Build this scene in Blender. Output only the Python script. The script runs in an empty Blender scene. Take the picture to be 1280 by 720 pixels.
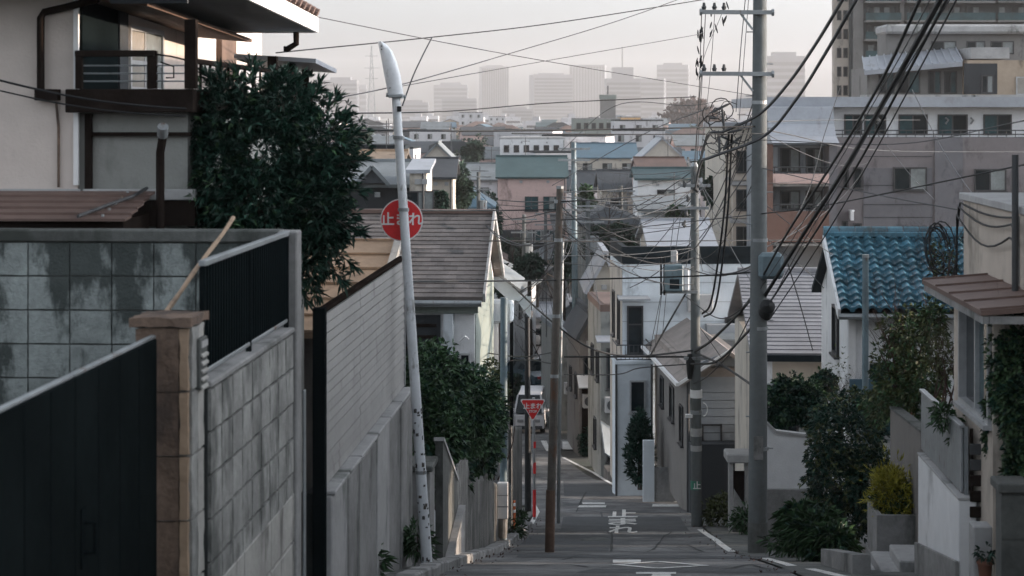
import bpy, bmesh, math, random
import numpy as np
from mathutils import Vector, Matrix, noise as mnoise
random.seed(11)
rng = np.random.default_rng(7)
R = math.radians
SC = bpy.context.scene
COL = SC.collection

# ------------------------------------------------------------ camera, sky, sun, exposure
F, CX, HY = 2400.0, 640.0, 145.0            # focal length in photo pixels, image centre, eye level row
cam_d = bpy.data.cameras.new('camera'); cam = bpy.data.objects.new('camera', cam_d); COL.objects.link(cam)
cam.location = (0, 0, 0); cam.rotation_euler = (R(90), 0, 0)
cam_d.sensor_width = 36; cam_d.lens = 36*F/1280; cam_d.shift_y = -(360-HY)/1280
cam_d.clip_start = 0.3; cam_d.clip_end = 20000
cam_d.dof.use_dof = True; cam_d.dof.focus_distance = 38; cam_d.dof.aperture_fstop = 3.6
SC.camera = cam
SUN_EL, SUN_AZ = 7.0, 86.0                   # azimuth measured from the viewing direction towards the right
w = bpy.data.worlds.new('World'); SC.world = w; w.use_nodes = True
wn = w.node_tree.nodes; wl = w.node_tree.links
bg = wn['Background']; sky = wn.new('ShaderNodeTexSky'); sky.sky_type = 'NISHITA'; sky.sun_disc = False
sky.sun_elevation = R(SUN_EL); sky.sun_rotation = R(SUN_AZ)
sky.air_density = 1.0; sky.dust_density = 3.8; sky.ozone_density = 1.0; sky.altitude = 50
hs = wn.new('ShaderNodeHueSaturation'); hs.inputs['Saturation'].default_value = 0.14
wl.new(sky.outputs[0], hs.inputs['Color']); wl.new(hs.outputs[0], bg.inputs[0]); bg.inputs[1].default_value = 0.15
sun_d = bpy.data.lights.new('sun', 'SUN'); sun = bpy.data.objects.new('sun', sun_d); COL.objects.link(sun)
sun_d.energy = 2.2; sun_d.angle = R(0.6); sun_d.color = (1.0, 0.74, 0.52)
sv = Vector((math.sin(R(SUN_AZ))*math.cos(R(SUN_EL)), math.cos(R(SUN_AZ))*math.cos(R(SUN_EL)), math.sin(R(SUN_EL))))
sun.rotation_euler = sv.to_track_quat('Z', 'Y').to_euler()
SC.view_settings.view_transform = 'Standard'; SC.view_settings.look = 'None'
SC.view_settings.gamma = 1.0; SC.view_settings.use_curve_mapping = False
SC.view_settings.exposure = 1.93
SC.view_settings.use_white_balance = True; SC.view_settings.white_balance_temperature = 5980; SC.view_settings.white_balance_tint = 10
SC.render.engine = 'CYCLES'
SC.cycles.use_denoising = True
SC.cycles.max_bounces = 5; SC.cycles.diffuse_bounces = 3; SC.cycles.glossy_bounces = 2
SC.cycles.volume_bounces = 0; SC.cycles.use_adaptive_sampling = True; SC.cycles.adaptive_threshold = .02; SC.cycles.transparent_max_bounces = 4
SC.cycles.caustics_reflective = False; SC.cycles.caustics_refractive = False

# ------------------------------------------------------------ coordinates
TH = math.atan(130/F); CT, STH = math.cos(TH), math.sin(TH)     # the street runs 3.1 degrees to the right of the view
def P(px, py, Y): return Vector(((px-CX)*Y/F, Y, (HY-py)*Y/F))
def st(d, t, z=0.0): return Vector((d*CT + t*STH, -d*STH + t*CT, z))   # street frame: d across, t along
def dpx(px, Y): return (px-770)*Y/F
def zpy(py, Y): return (HY-py)*Y/F
PROF = [(-30,0.2),(0,-1.6),(10,-2.95),(20,-4.85),(27,-6.25),(33,-7.56),(46,-9.87),(55,-11.2),(68,-12.9),(85,-14.5),(105,-15.1),(115,-15.55),(140,-16.1),(170,-15.9),(220,-14.6),(300,-12.2),(450,-10.2),(700,-9),(1200,-8.3),(6000,-8)]
_gy = np.arange(-60, 2400, .5); _gz = np.interp(_gy, [p[0] for p in PROF], [p[1] for p in PROF])
_k = np.exp(-.5*(np.arange(-16, 17)/6.)**2); _k /= _k.sum(); _gs = np.convolve(np.pad(_gz, 16, mode='edge'), _k, 'valid')   # eased, so the road has no creases
def G(y): return float(np.interp(y, _gy, _gs))

# ------------------------------------------------------------ mesh builder
BASE = {}
def root_of(o):
    while o.parent: o = o.parent
    return o
class M:
    def __init__(s): s.v = []; s.f = []
    def add(s, vs, fs):
        n = len(s.v); s.v += [tuple(v) for v in vs]; s.f += [tuple(i+n for i in f) for f in fs]; return s
    def box(s, x0, y0, z0, x1, y1, z1, ch=0.0):
        if x0 > x1: x0, x1 = x1, x0
        if y0 > y1: y0, y1 = y1, y0
        if z0 > z1: z0, z1 = z1, z0
        if ch <= 0:
            return s.add([(x0,y0,z0),(x1,y0,z0),(x1,y1,z0),(x0,y1,z0),(x0,y0,z1),(x1,y0,z1),(x1,y1,z1),(x0,y1,z1)],
                  [(0,3,2,1),(4,5,6,7),(0,1,5,4),(1,2,6,5),(2,3,7,6),(3,0,4,7)])
        c = min(ch, .45*(x1-x0), .45*(y1-y0), .45*(z1-z0))
        bm = bmesh.new()
        vs = [bm.verts.new(p) for p in [(x0,y0,z0),(x1,y0,z0),(x1,y1,z0),(x0,y1,z0),(x0,y0,z1),(x1,y0,z1),(x1,y1,z1),(x0,y1,z1)]]
        for f in [(0,3,2,1),(4,5,6,7),(0,1,5,4),(1,2,6,5),(2,3,7,6),(3,0,4,7)]: bm.faces.new([vs[i] for i in f])
        bmesh.ops.bevel(bm, geom=bm.edges[:], offset=c, segments=1, affect='EDGES')
        bm.verts.index_update()
        s.add([v.co[:] for v in bm.verts], [[v.index for v in f.verts] for f in bm.faces]); bm.free(); return s
    def obox(s, o, u, v, wv):                      # oriented box from corner o with edge vectors u, v, wv
        o, u, v, wv = Vector(o), Vector(u), Vector(v), Vector(wv)
        p = [o, o+u, o+u+v, o+v, o+wv, o+u+wv, o+u+v+wv, o+v+wv]
        fs = [(0,3,2,1),(4,5,6,7),(0,1,5,4),(1,2,6,5),(2,3,7,6),(3,0,4,7)]
        if u.cross(v).dot(wv) < 0: fs = [f[::-1] for f in fs]
        return s.add(p, fs)
    def bar(s, a, b, wd, ht=None, up=(0,0,1)):      # rectangular bar between two points
        a, b = Vector(a), Vector(b); ht = ht or wd; d = (b-a).normalized(); up = Vector(up)
        if abs(d.dot(up)) > .98: up = Vector((0,1,0))
        sx = d.cross(up).normalized(); sy = sx.cross(d).normalized()
        return s.obox(a - sx*wd/2 - sy*ht/2, b-a, sx*wd, sy*ht)
    def rbox(s, x0, y0, z0, x1, y1, z1, amp=.006, cell=.06, seed=0):   # box with worn, uneven faces
        bm = bmesh.new(); lo = Vector((x0,y0,z0)); sz = Vector((x1-x0,y1-y0,z1-z0)); n = [max(1, min(14, int(q/cell))) for q in sz]; idx = {}
        def vert(i, j, k):
            if (i,j,k) not in idx:
                p = lo + Vector((sz.x*i/n[0], sz.y*j/n[1], sz.z*k/n[2])); d = mnoise.noise_vector(p*9+Vector((seed,0,0)))*amp + mnoise.noise_vector(p*31)*amp*.5
                ed = sum((i in (0,n[0]), j in (0,n[1]), k in (0,n[2])))
                if ed > 1: d += (lo+sz/2-p).normalized()*amp*(.6+abs(mnoise.noise(p*22)))
                idx[(i,j,k)] = len(s.v); s.v.append(tuple(p+d))
            return idx[(i,j,k)]
        for a, (u, v) in ((0,(1,2)),(1,(2,0)),(2,(0,1))):
            for side in (0, n[a]):
                for i in range(n[u]):
                    for j in range(n[v]):
                        def c(ii, jj): q = [0,0,0]; q[a] = side; q[u] = ii; q[v] = jj; return vert(*q)
                        f = (c(i,j), c(i+1,j), c(i+1,j+1), c(i,j+1)); s.f.append(f if side else f[::-1])
        bm.free(); return s
    def quad(s, a, b, c, d): return s.add([a,b,c,d], [(0,1,2,3)])
    def slab(s, a, b, c, d, t):                    # quad thickened downwards along its normal
        a, b, c, d = map(Vector, (a,b,c,d)); n = (b-a).cross(d-a).normalized()*t
        return s.add([a,b,c,d,a-n,b-n,c-n,d-n], [(0,1,2,3),(7,6,5,4),(0,4,5,1),(1,5,6,2),(2,6,7,3),(3,7,4,0)])
    def prism(s, poly, ax, a, b):                  # 2-D polygon extruded along axis 'x','y' or 'z' from a to b
        n = len(poly)
        def pt(p, k): return {'x': (k,p[0],p[1]), 'y': (p[0],k,p[1]), 'z': (p[0],p[1],k)}[ax]
        vs = [pt(p, a) for p in poly] + [pt(p, b) for p in poly]
        fs = [tuple(range(n))[::-1], tuple(range(n, 2*n))] + [(i, (i+1) % n, n+(i+1) % n, n+i) for i in range(n)]
        return s.add(vs, fs)
    def tube(s, pts, r, n=8, cap=True):
        pts = [Vector(p) for p in pts]; rs = r if isinstance(r, (list, tuple)) else [r]*len(pts)
        k0 = len(s.v); prev = None
        for i, p in enumerate(pts):
            d = (pts[min(i+1, len(pts)-1)] - pts[max(i-1, 0)]).normalized()
            if prev is None:
                up = Vector((0,0,1)) if abs(d.z) < .9 else Vector((0,1,0)); sx = d.cross(up).normalized()
            else: sx = (prev - d*prev.dot(d)).normalized()
            prev = sx; sy = d.cross(sx)
            for j in range(n):
                a = 2*math.pi*j/n; q = p + (sx*math.cos(a) + sy*math.sin(a))*rs[i]; s.v.append(tuple(q))
        for i in range(len(pts)-1):
            for j in range(n):
                a = k0+i*n+j; b = k0+i*n+(j+1) % n; s.f.append((a, b, b+n, a+n))
        if cap:
            s.f.append(tuple(k0+j for j in range(n))[::-1]); e = k0+(len(pts)-1)*n; s.f.append(tuple(e+j for j in range(n)))
        return s
    def mesh(s, name, mat, base=(0,0,0), smooth=False):
        me = bpy.data.meshes.new(name); bx, by, bz = base
        me.from_pydata([(x-bx, y-by, z-bz) for x, y, z in s.v], [], s.f)
        if mat: me.materials.append(mat)
        if smooth:
            me.polygons.foreach_set('use_smooth', [True]*len(me.polygons))
            me.set_sharp_from_angle(angle=R(40)) if hasattr(me, 'set_sharp_from_angle') else None
        me.update(); return me
    def obj(s, name, mat, parent=None, smooth=False):
        base = BASE.get(root_of(parent), (0,0,0)) if parent else (0,0,0)
        o = bpy.data.objects.new(name, s.mesh(name, mat, base, smooth)); COL.objects.link(o)
        if parent: o.parent = parent
        return o
def tag(o, label=None, cat=None, group=None, kind=None):
    if label: o['label'] = label
    if cat: o['category'] = cat
    if group: o['group'] = group
    if kind: o['kind'] = kind
    return o
def T(name, label, cat, base=(0,0,0), street=False, rz=None, group=None):
    o = bpy.data.objects.new(name, None); COL.objects.link(o); o.empty_display_size = .3
    if street: o.location = st(*base); o.rotation_euler = (0,0,-TH); BASE[o] = tuple(base)
    elif rz is not None: o.location = base; o.rotation_euler = (0,0,rz); BASE[o] = (0,0,0)     # local coordinates
    else: o.location = base; BASE[o] = tuple(base)
    return tag(o, label, cat, group)
def single(mb, name, mat, base, label, cat, street=False, group=None, smooth=False, kind=None):  # a thing that is one mesh
    o = bpy.data.objects.new(name, mb.mesh(name, mat, base, smooth)); COL.objects.link(o)
    if street: o.location = st(*base); o.rotation_euler = (0,0,-TH)
    else: o.location = base
    return tag(o, label, cat, group, kind)
def inst(me, name, parent, loc=(0,0,0), rot=(0,0,0), scale=(1,1,1)):
    o = bpy.data.objects.new(name, me); COL.objects.link(o); o.parent = parent
    b = BASE.get(root_of(parent), (0,0,0)); o.location = Vector(loc)-Vector(b); o.rotation_euler = rot; o.scale = scale
    return o
KIDS = {}
def kids(o):
    if o not in KIDS: KIDS[o] = list(o.children)
    return KIDS[o]
def copy_tree(o, parent=None, level=0, far=False):
    c = o.copy(); COL.objects.link(c); c.parent = parent
    for ch in kids(o):
        if far and (level > 0 and not ch.name.startswith('pane') or ch.name.startswith(('vent','downpipe'))): continue
        copy_tree(ch, c, level+1, far)
    return c

# ------------------------------------------------------------ materials
def surf(name, rgb, rough=.8, var=.22, scale=1.2, bump=0., bscale=30., stain=0., scol=(.03,.032,.03), sscale=1.6, metal=0., rand=0., spec=.4, island=0., streak=1.0, sharp=1.0, top=None):
    m = bpy.data.materials.new(name); m.use_nodes = True; nt = m.node_tree; N, L = nt.nodes, nt.links
    b = N['Principled BSDF']; b.inputs['Roughness'].default_value = rough; b.inputs['Metallic'].default_value = metal
    b.inputs['Specular IOR Level'].default_value = spec
    geo = N.new('ShaderNodeNewGeometry')
    def noise(sc, det=4, rough_=.6, vec=None):
        n = N.new('ShaderNodeTexNoise'); n.inputs['Scale'].default_value = sc; n.inputs['Detail'].default_value = det; n.inputs['Roughness'].default_value = rough_
        L.new(vec or geo.outputs['Position'], n.inputs['Vector']); return n.outputs['Fac']
    def rmap(x, a, b_, c, d):
        n = N.new('ShaderNodeMapRange'); L.new(x, n.inputs[0])
        for i, q in enumerate((a, b_, c, d)): n.inputs[i+1].default_value = q
        return n.outputs[0]
    def mul(x, y):
        n = N.new('ShaderNodeMath'); n.operation = 'MULTIPLY'; L.new(x, n.inputs[0])
        if isinstance(y, float): n.inputs[1].default_value = y
        else: L.new(y, n.inputs[1])
        return n.outputs[0]
    f = mul(rmap(noise(scale), .3, .7, 1-var, 1+var), rmap(noise(scale*9), .3, .7, 1-var*.5, 1+var*.5))
    if rand > 0:
        oi = N.new('ShaderNodeObjectInfo'); f = mul(f, rmap(oi.outputs['Random'], 0, 1, 1-rand, 1+rand))
    if island > 0: f = mul(f, rmap(geo.outputs['Random Per Island'], 0, 1, 1-island, 1+island))
    vm = N.new('ShaderNodeVectorMath'); vm.operation = 'SCALE'; vm.inputs[0].default_value = rgb; L.new(f, vm.inputs['Scale'])
    out = vm.outputs[0]
    if stain > 0:
        mp = N.new('ShaderNodeMapping'); mp.inputs['Scale'].default_value = (1,1,.45 if streak else 1); L.new(geo.outputs['Position'], mp.inputs['Vector'])
        nz_ = noise(sscale, 6, .65, mp.outputs[0])
        if top:                                      # grime washed down from the coping
            sp_ = N.new('ShaderNodeSeparateXYZ'); L.new(geo.outputs['Position'], sp_.inputs[0]); ad = N.new('ShaderNodeMath'); ad.operation = 'ADD'
            L.new(nz_, ad.inputs[0]); L.new(rmap(sp_.outputs['Z'], top[0], top[1], -.06, top[2]), ad.inputs[1]); nz_ = ad.outputs[0]
        k = rmap(nz_, .62-stain*.3, (.62-stain*.3)+(.08+stain*.08)*sharp, 0, .85)
        mx = N.new('ShaderNodeMix'); mx.data_type = 'RGBA'; L.new(k, mx.inputs[0]); L.new(out, mx.inputs[6]); mx.inputs[7].default_value = (*scol, 1); out = mx.outputs[2]
    L.new(out, b.inputs['Base Color'])
    if bump > 0:
        bp = N.new('ShaderNodeBump'); bp.inputs['Strength'].default_value = bump; bp.inputs['Distance'].default_value = .02
        L.new(noise(bscale, 5), bp.inputs['Height']); L.new(bp.outputs[0], b.inputs['Normal'])
    return m
MAT = {}
def mat(k): return MAT[k]
def S(k, *a, **kw): MAT[k] = surf(k, *a, **kw); return MAT[k]
# ground and street
S('asphalt', (.155,.156,.156), rough=.9, var=.48, scale=.7, bump=.8, bscale=60, stain=.4, scol=(.07,.073,.076), sscale=.9, streak=0)
S('asphalt_patch', (.07,.074,.078), rough=.9, var=.2, scale=1.1, bump=.5, bscale=70)
S('ground', (.07,.068,.06), rough=.95, var=.35, scale=.3, bump=.3, stain=.35, scol=(.04,.05,.035), sscale=.15, streak=0)
S('concrete', (.24,.24,.237), rough=.9, var=.25, scale=1.5, bump=.3, stain=.28, scol=(.07,.075,.07), sscale=1.3)
S('concrete_pale', (.36,.36,.36), rough=.88, var=.16, scale=1.2, bump=.25, stain=.18, scol=(.14,.15,.14), sscale=1.1)
S('concrete_dark', (.1,.105,.1), rough=.92, var=.3, scale=1.8, bump=.35, stain=.35, scol=(.035,.04,.035), sscale=1.8)
S('paint_road', (.62,.62,.6), rough=.75, var=.15, scale=3, stain=.22, scol=(.11,.11,.11), sscale=7, streak=0)
# block walls
S('block_stained', (.25,.278,.272), rough=.93, var=.3, scale=2.2, bump=.8, bscale=45, stain=.5, scol=(.026,.034,.032), sscale=3.0, rand=.12, sharp=.8, top=(-1.75,-1.02,.06))
S('block_grey', (.29,.292,.28), rough=.93, var=.3, scale=2.2, bump=.7, bscale=60, stain=.42, scol=(.085,.09,.085), sscale=2.2, rand=.12)
S('mortar', (.03,.034,.034), rough=.95, var=.3, scale=3, bump=.3)
S('footing', (.34,.335,.315), rough=.92, var=.2, scale=1.6, bump=.3, stain=.25, scol=(.09,.09,.085), rand=.1)
# metals, paint, wood
S('black_metal', (.007,.010,.011), rough=.6, var=.2, scale=2, spec=0.0)
S('dark_panel', (.0075,.0102,.0108), rough=.7, var=.25, scale=1.4, spec=0.0, stain=.2, scol=(.012,.016,.017), sscale=1.2)
S('alu', (.34,.35,.36), rough=.42, var=.12, metal=.6)
S('steel_grey', (.28,.3,.31), rough=.5, var=.2, metal=.5, stain=.1, scol=(.12,.07,.04), sscale=6)
S('white_paint', (.62,.65,.68), rough=.5, var=.1, scale=3, stain=.12, scol=(.22,.22,.21), sscale=5)
S('blue_steel', (.13,.18,.205), rough=.5, var=.2, stain=.12, scol=(.1,.08,.06), sscale=5)
S('rust_pole', (.085,.076,.066), rough=.8, var=.35, scale=2.5, bump=.2, stain=.3, scol=(.11,.055,.03), sscale=3)
S('pole_concrete', (.12,.132,.134), rough=.9, var=.16, scale=1.3, bump=.2, stain=.25, scol=(.1,.105,.1), sscale=2)
S('red_paint', (.62,.028,.03), rough=.5, var=.12, scale=4)
S('sign_white', (.75,.75,.75), rough=.45, var=.06)
S('sticker_dark', (.06,.06,.06), rough=.7)
S('dark_wood', (.02,.0155,.0135), rough=.8, var=.3, scale=3, bump=.2, spec=0.0)
S('brown_wood', (.11,.07,.05), rough=.75, var=.3, scale=3, bump=.2)
S('weathered_board', (.12,.12,.115), rough=.9, var=.35, scale=2.5, bump=.3, rand=.3, stain=.3, scol=(.045,.05,.045), sscale=2)
S('fence_siding', (.34,.336,.328), rough=.7, var=.12, scale=1.0, bump=.2, bscale=50, rand=.05, stain=.04, scol=(.2,.19,.18), sscale=2.5)
S('fence_back', (.07,.07,.07), rough=.8)
S('tan_tile', (.16,.112,.083), rough=.85, var=.35, scale=3, bump=.6, bscale=40, rand=.1, stain=.5, scol=(.06,.045,.038), sscale=3.5)
S('rubber', (.008,.009,.01), rough=.65, var=.1)
S('cable_grey', (.05,.053,.056), rough=.6, var=.1)
# walls of buildings
def W(k, rgb, st_=.15, **kw): S(k, rgb, rough=.88, var=.1, scale=.5, bump=.3, bscale=35, stain=st_, scol=tuple(c*.45 for c in rgb), sscale=.9, **kw)
W('wall_mauve_beige', (.6,.535,.49)); W('wall_stucco', (.25,.255,.24), .34); W('wall_cream', (.5,.46,.4)); W('wall_white', (.7,.71,.72))
W('wall_bluewhite', (.58,.625,.66), .16); W('wall_pink', (.54,.4,.37)); W('wall_grey', (.27,.29,.31)); W('wall_mauve', (.185,.168,.172), .14)
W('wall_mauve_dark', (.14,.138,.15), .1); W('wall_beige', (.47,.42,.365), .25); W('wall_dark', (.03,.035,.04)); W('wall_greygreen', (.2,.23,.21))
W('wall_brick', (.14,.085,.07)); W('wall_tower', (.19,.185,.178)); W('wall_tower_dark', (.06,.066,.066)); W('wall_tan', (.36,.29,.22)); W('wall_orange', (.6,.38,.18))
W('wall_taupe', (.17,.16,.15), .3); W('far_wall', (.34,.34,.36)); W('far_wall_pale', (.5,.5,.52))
# roofs
S('roof_slate_brown', (.16,.14,.13), rough=.75, var=.22, scale=1.6, island=.18, bump=.2, stain=.15, scol=(.07,.07,.07), sscale=2.5)
S('roof_slate_grey', (.25,.25,.265), rough=.7, var=.15, scale=1.5, island=.12, bump=.2)
S('roof_dark', (.055,.062,.07), rough=.7, var=.2, scale=.8)
S('roof_teal', (.06,.1,.105), rough=.6, var=.15, scale=.6)
S('roof_blue', (.075,.135,.18), rough=.5, var=.15, scale=.6)
S('roof_brown', (.14,.095,.08), rough=.7, var=.2, scale=.8)
S('roof_grey', (.17,.19,.2), rough=.65, var=.18, scale=.8)
S('roof_metal', (.31,.33,.365), rough=.45, var=.12, scale=.7, stain=.12, scol=(.2,.2,.2), sscale=.8)
S('roof_taupe', (.24,.21,.19), rough=.75, var=.2, scale=1.0, stain=.25, scol=(.13,.12,.11), sscale=1.4)
S('mortar_pale', (.1,.108,.105), rough=.95, var=.3, scale=3, bump=.3)
S('roof_tan', (.33,.24,.165), rough=.75, var=.2, scale=1.2, stain=.25, scol=(.14,.1,.07), sscale=1.4)
S('tile_blue', (.05,.122,.165), rough=.24, var=.35, scale=3, rand=.45, spec=.6, stain=.2, scol=(.03,.05,.055), sscale=3)
S('navy', (.012,.018,.022), rough=.8, var=.25, spec=.15)
# glass
S('glass_dark', (.008,.014,.017), rough=.06, var=.3, scale=.6, spec=.35)
S('glass_teal', (.025,.06,.068), rough=.1, var=.4, scale=.9, spec=.4)
S('glass_curtain', (.2,.22,.22), rough=.18, var=.25, scale=1.3, spec=.5)
S('glass_warm', (.3,.28,.25), rough=.2, var=.15, scale=1.5, spec=.5)
S('sash_dark', (.04,.04,.042), rough=.5); S('sash_alu', (.4,.41,.42), rough=.45, metal=.4)
# foliage
def LF(k, rgb, isl=.5, rough=.5): S(k, rgb, rough=rough, var=.3, scale=1.4, island=isl, spec=.22)
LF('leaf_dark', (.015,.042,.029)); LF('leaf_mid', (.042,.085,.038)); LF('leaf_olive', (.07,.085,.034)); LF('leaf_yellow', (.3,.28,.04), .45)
LF('leaf_far', (.045,.075,.055), .4, .8); LF('leaf_ivy', (.045,.08,.036)); LF('bark', (.055,.046,.04), .1, .9); LF('twig', (.07,.045,.04), .2, .9)
S('grass', (.05,.075,.03), rough=.7, var=.3, scale=3, island=.4)
S('car_teal', (.012,.035,.05), rough=.25, var=.05, spec=.6); S('car_white', (.6,.6,.62), rough=.28, var=.05, spec=.6); S('car_grey', (.07,.075,.085), rough=.28, var=.05, spec=.6)
S('lamp_red', (.2,.01,.01), rough=.3); S('hub', (.3,.3,.3), rough=.35, metal=.7)
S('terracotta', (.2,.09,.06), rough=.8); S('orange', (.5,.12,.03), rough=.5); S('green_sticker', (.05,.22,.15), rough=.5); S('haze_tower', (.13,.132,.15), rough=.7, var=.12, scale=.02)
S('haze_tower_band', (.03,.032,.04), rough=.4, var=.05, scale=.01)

# ------------------------------------------------------------ shared pieces
def window(parent, o, u, n, wd, ht, frame='sash_dark', glass=('glass_dark','glass_curtain'), fw=.05, dp=.06, leaves=2, rail=None, sill=True, hood=False):
    o, u, n = Vector(o), Vector(u).normalized(), Vector(n).normalized(); z = Vector((0,0,1)); m = M()
    m.obox(o - n*.02, u*wd, n*(dp+.02), z*fw); m.obox(o + z*(ht-fw) - n*.02, u*wd, n*(dp+.02), z*fw)
    inner = (ht-2*fw)
    for i in range(leaves+1):
        q = i*(wd-fw)/leaves; m.obox(o + u*q + z*fw - n*.02, u*fw, n*(dp+.02 if i in (0, leaves) else dp-.005), z*inner)
    if rail: m.obox(o + u*fw + z*(ht*rail) - n*.02, u*(wd-2*fw), n*(dp+.008), z*fw*.8)
    fr = m.obj('window', mat(frame), parent)
    for i in range(leaves):
        q = i*(wd-fw)/leaves + fw; wd_i = (wd-fw)/leaves - fw
        M().obox(o + u*q + z*fw + n*(.008+.012*(i % 2)), u*wd_i, n*.008, z*inner).obj('pane', mat(glass[i % len(glass)]), fr)
    if sill: M().obox(o - u*.04 - z*.045 - n*.01, u*(wd+.08), n*(dp+.06), z*.044).obj('sill', mat('sash_alu' if frame == 'sash_alu' else frame), fr)
    if hood: M().obox(o - u*.08 + z*(ht+.06) - n*.01, u*(wd+.16), n*.3, z*.04).obj('hood', mat('roof_grey'), fr)
    return fr
def courses(m, a, b, c, d, n, th=.02, brk=0, lap=1.15):
    """lapped roof courses over the plane a(left eave) b(right eave) c(right ridge) d(left ridge)"""
    a, b, c, d = map(Vector, (a,b,c,d)); nrm = (b-a).cross(d-a).normalized()
    if nrm.z < 0: nrm = -nrm
    for i in range(n):
        f0 = i/n; f1 = min(1., (i+lap)/n)
        l0, r0, l1, r1 = a.lerp(d, f0), b.lerp(c, f0), a.lerp(d, f1), b.lerp(c, f1)
        k = brk or 1; off = (i % 2)*.5
        cuts = [0.] + [min(1., (j+off if off else j+1)/k) for j in range(k+1)]
        cuts = sorted(set(q for q in cuts if 0 <= q <= 1)); cuts = cuts if cuts[-1] == 1. else cuts+[1.]
        for q0, q1 in zip(cuts, cuts[1:]):
            g = .004 if brk else 0; e0 = q0; e1 = q1 - (g/((b-a).length) if q1 < 1 else 0)
            p0, p1, p2, p3 = l0.lerp(r0, e0)+nrm*th, l0.lerp(r0, e1)+nrm*th, l1.lerp(r1, e1)+nrm*th*.15, l1.lerp(r1, e0)+nrm*th*.15
            m.slab(p0, p1, p2, p3, th*.9)
    return m
def house(name, label, cat, loc, rz, wd, dp, h, roof='gable_x', rh=1.4, ov=.35, wall='wall_white', roofm='roof_grey', wins=(), group=None, frame='sash_dark',
          glass=('glass_dark','glass_curtain'), ncourse=0, extras=True):
    """local frame: x across, y=0 the front that faces up the street, z from the ground"""
    t = T(name, label, cat, loc, rz=rz, group=group); x0, x1 = -wd/2, wd/2
    wm = M()
    if roof in ('gable_x',): wm.prism([(0,0),(dp,0),(dp,h),(dp/2,h+rh*.96),(0,h)], 'x', x0, x1)
    elif roof == 'gable_y': wm.prism([(x0,0),(x1,0),(x1,h),(0,h+rh*.96),(x0,h)], 'y', 0, dp)
    else: wm.box(x0, 0, 0, x1, dp, h)
    wm.obj('wall', mat(wall), t)
    rm = M(); th = .14
    if roof == 'gable_x':
        k = rh/(dp/2); y0, z0 = -ov, h-ov*k+.05
        A, B, C, D = (x0-ov*.6,y0,z0), (x1+ov*.6,y0,z0), (x1+ov*.6,dp/2,h+rh+.05), (x0-ov*.6,dp/2,h+rh+.05)
        rm.slab(A, B, C, D, th)
        A2, B2 = (x1+ov*.6,dp+ov,z0), (x0-ov*.6,dp+ov,z0); rm.slab(A2, B2, D, C, th)
        if ncourse: courses(rm, A, B, C, D, ncourse, .03)
        ridge = M().bar((x0-ov*.6,dp/2,h+rh+.09), (x1+ov*.6,dp/2,h+rh+.09), .22, .12)
    elif roof == 'gable_y':
        k = rh/(wd/2); z0 = h-ov*k+.05
        A, B, C, D = (x0-ov,dp+ov*.6,z0), (x0-ov,-ov*.6,z0), (0,-ov*.6,h+rh+.05), (0,dp+ov*.6,h+rh+.05); rm.slab(A, B, C, D, th)
        A2, B2 = (x1+ov,-ov*.6,z0), (x1+ov,dp+ov*.6,z0); rm.slab(A2, B2, D, C, th)
        ridge = M().bar((0,-ov*.6,h+rh+.09), (0,dp+ov*.6,h+rh+.09), .22, .12)
    elif roof == 'hip':
        k = min(wd, dp)/2; xa, xb = (x0+k*.8, x1-k*.8) if wd > dp else (-.15, .15); ya, yb = (dp/2, dp/2) if wd > dp else (k*.8, dp-k*.8)
        e = [(x0-ov,-ov,h), (x1+ov,-ov,h), (x1+ov,dp+ov,h), (x0-ov,dp+ov,h)]; r0, r1 = (xa,ya,h+rh), (xb,yb,h+rh)
        rm.add(e + [(p[0],p[1],h-.12) for p in e] + [r0, r1], ([(0,1,9,8),(1,2,9),(2,3,8,9),(3,0,8)] if wd > dp else [(0,1,8),(1,2,9,8),(2,3,9),(3,0,8,9)]) + [(0,4,5,1),(1,5,6,2),(2,6,7,3),(3,7,4,0),(7,6,5,4)])
        ridge = M().bar((r0[0],r0[1],r0[2]+.04), (r1[0],r1[1],r1[2]+.04), .25, .16)
    elif roof == 'flat':
        rm.box(x0-.02,-.02,h+.003,x1+.02,dp+.02,h+.25); rm.box(x0+.12,.12,h+.255,x1-.12,dp-.12,h+.27); ridge = None
    elif roof == 'shed':
        rm.slab((x0-ov,-ov,h), (x1+ov,-ov,h), (x1+ov,dp+ov,h+rh), (x0-ov,dp+ov,h+rh), th); ridge = None
    ro = rm.obj('roof', mat(roofm), t)
    if ridge: ridge.obj('ridge', mat(roofm), ro)
    if extras:                                       # downpipe, air conditioner, vents
        M().tube([(x1-.12,-.07,0),(x1-.12,-.07,h-.1)], .045, 6).obj('downpipe', mat('cable_grey'), t)
        ax = x0+wd*.12; ac = M().box(ax,-.42,h*.42,ax+.75,-.08,h*.42+.56,.02).obj('air_conditioner', mat('concrete_pale'), t); M().tube([(ax+.26,-.425,h*.42+.28),(ax+.26,-.435,h*.42+.28)], .2, 12).obj('fan_grille', mat('cable_grey'), ac)
        for vx in (.32,.71): M().box(x0+wd*vx,-.12,h-.55,x0+wd*vx+.22,-.004,h-.35).obj('vent_hood', mat('alu'), t)
    for wn_ in wins:
        face, u, z, ww, hh = wn_[:5]; kw = wn_[5] if len(wn_) > 5 else {}
        kw = dict(dict(frame=frame, glass=glass), **kw)
        if face == 'f': window(t, (u,0,z), (1,0,0), (0,-1,0), ww, hh, **kw)
        elif face == 'l': window(t, (x0,u+ww,z), (0,-1,0), (-1,0,0), ww, hh, **kw)
        elif face == 'r': window(t, (x1,u,z), (0,1,0), (1,0,0), ww, hh, **kw)
    return t
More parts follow.
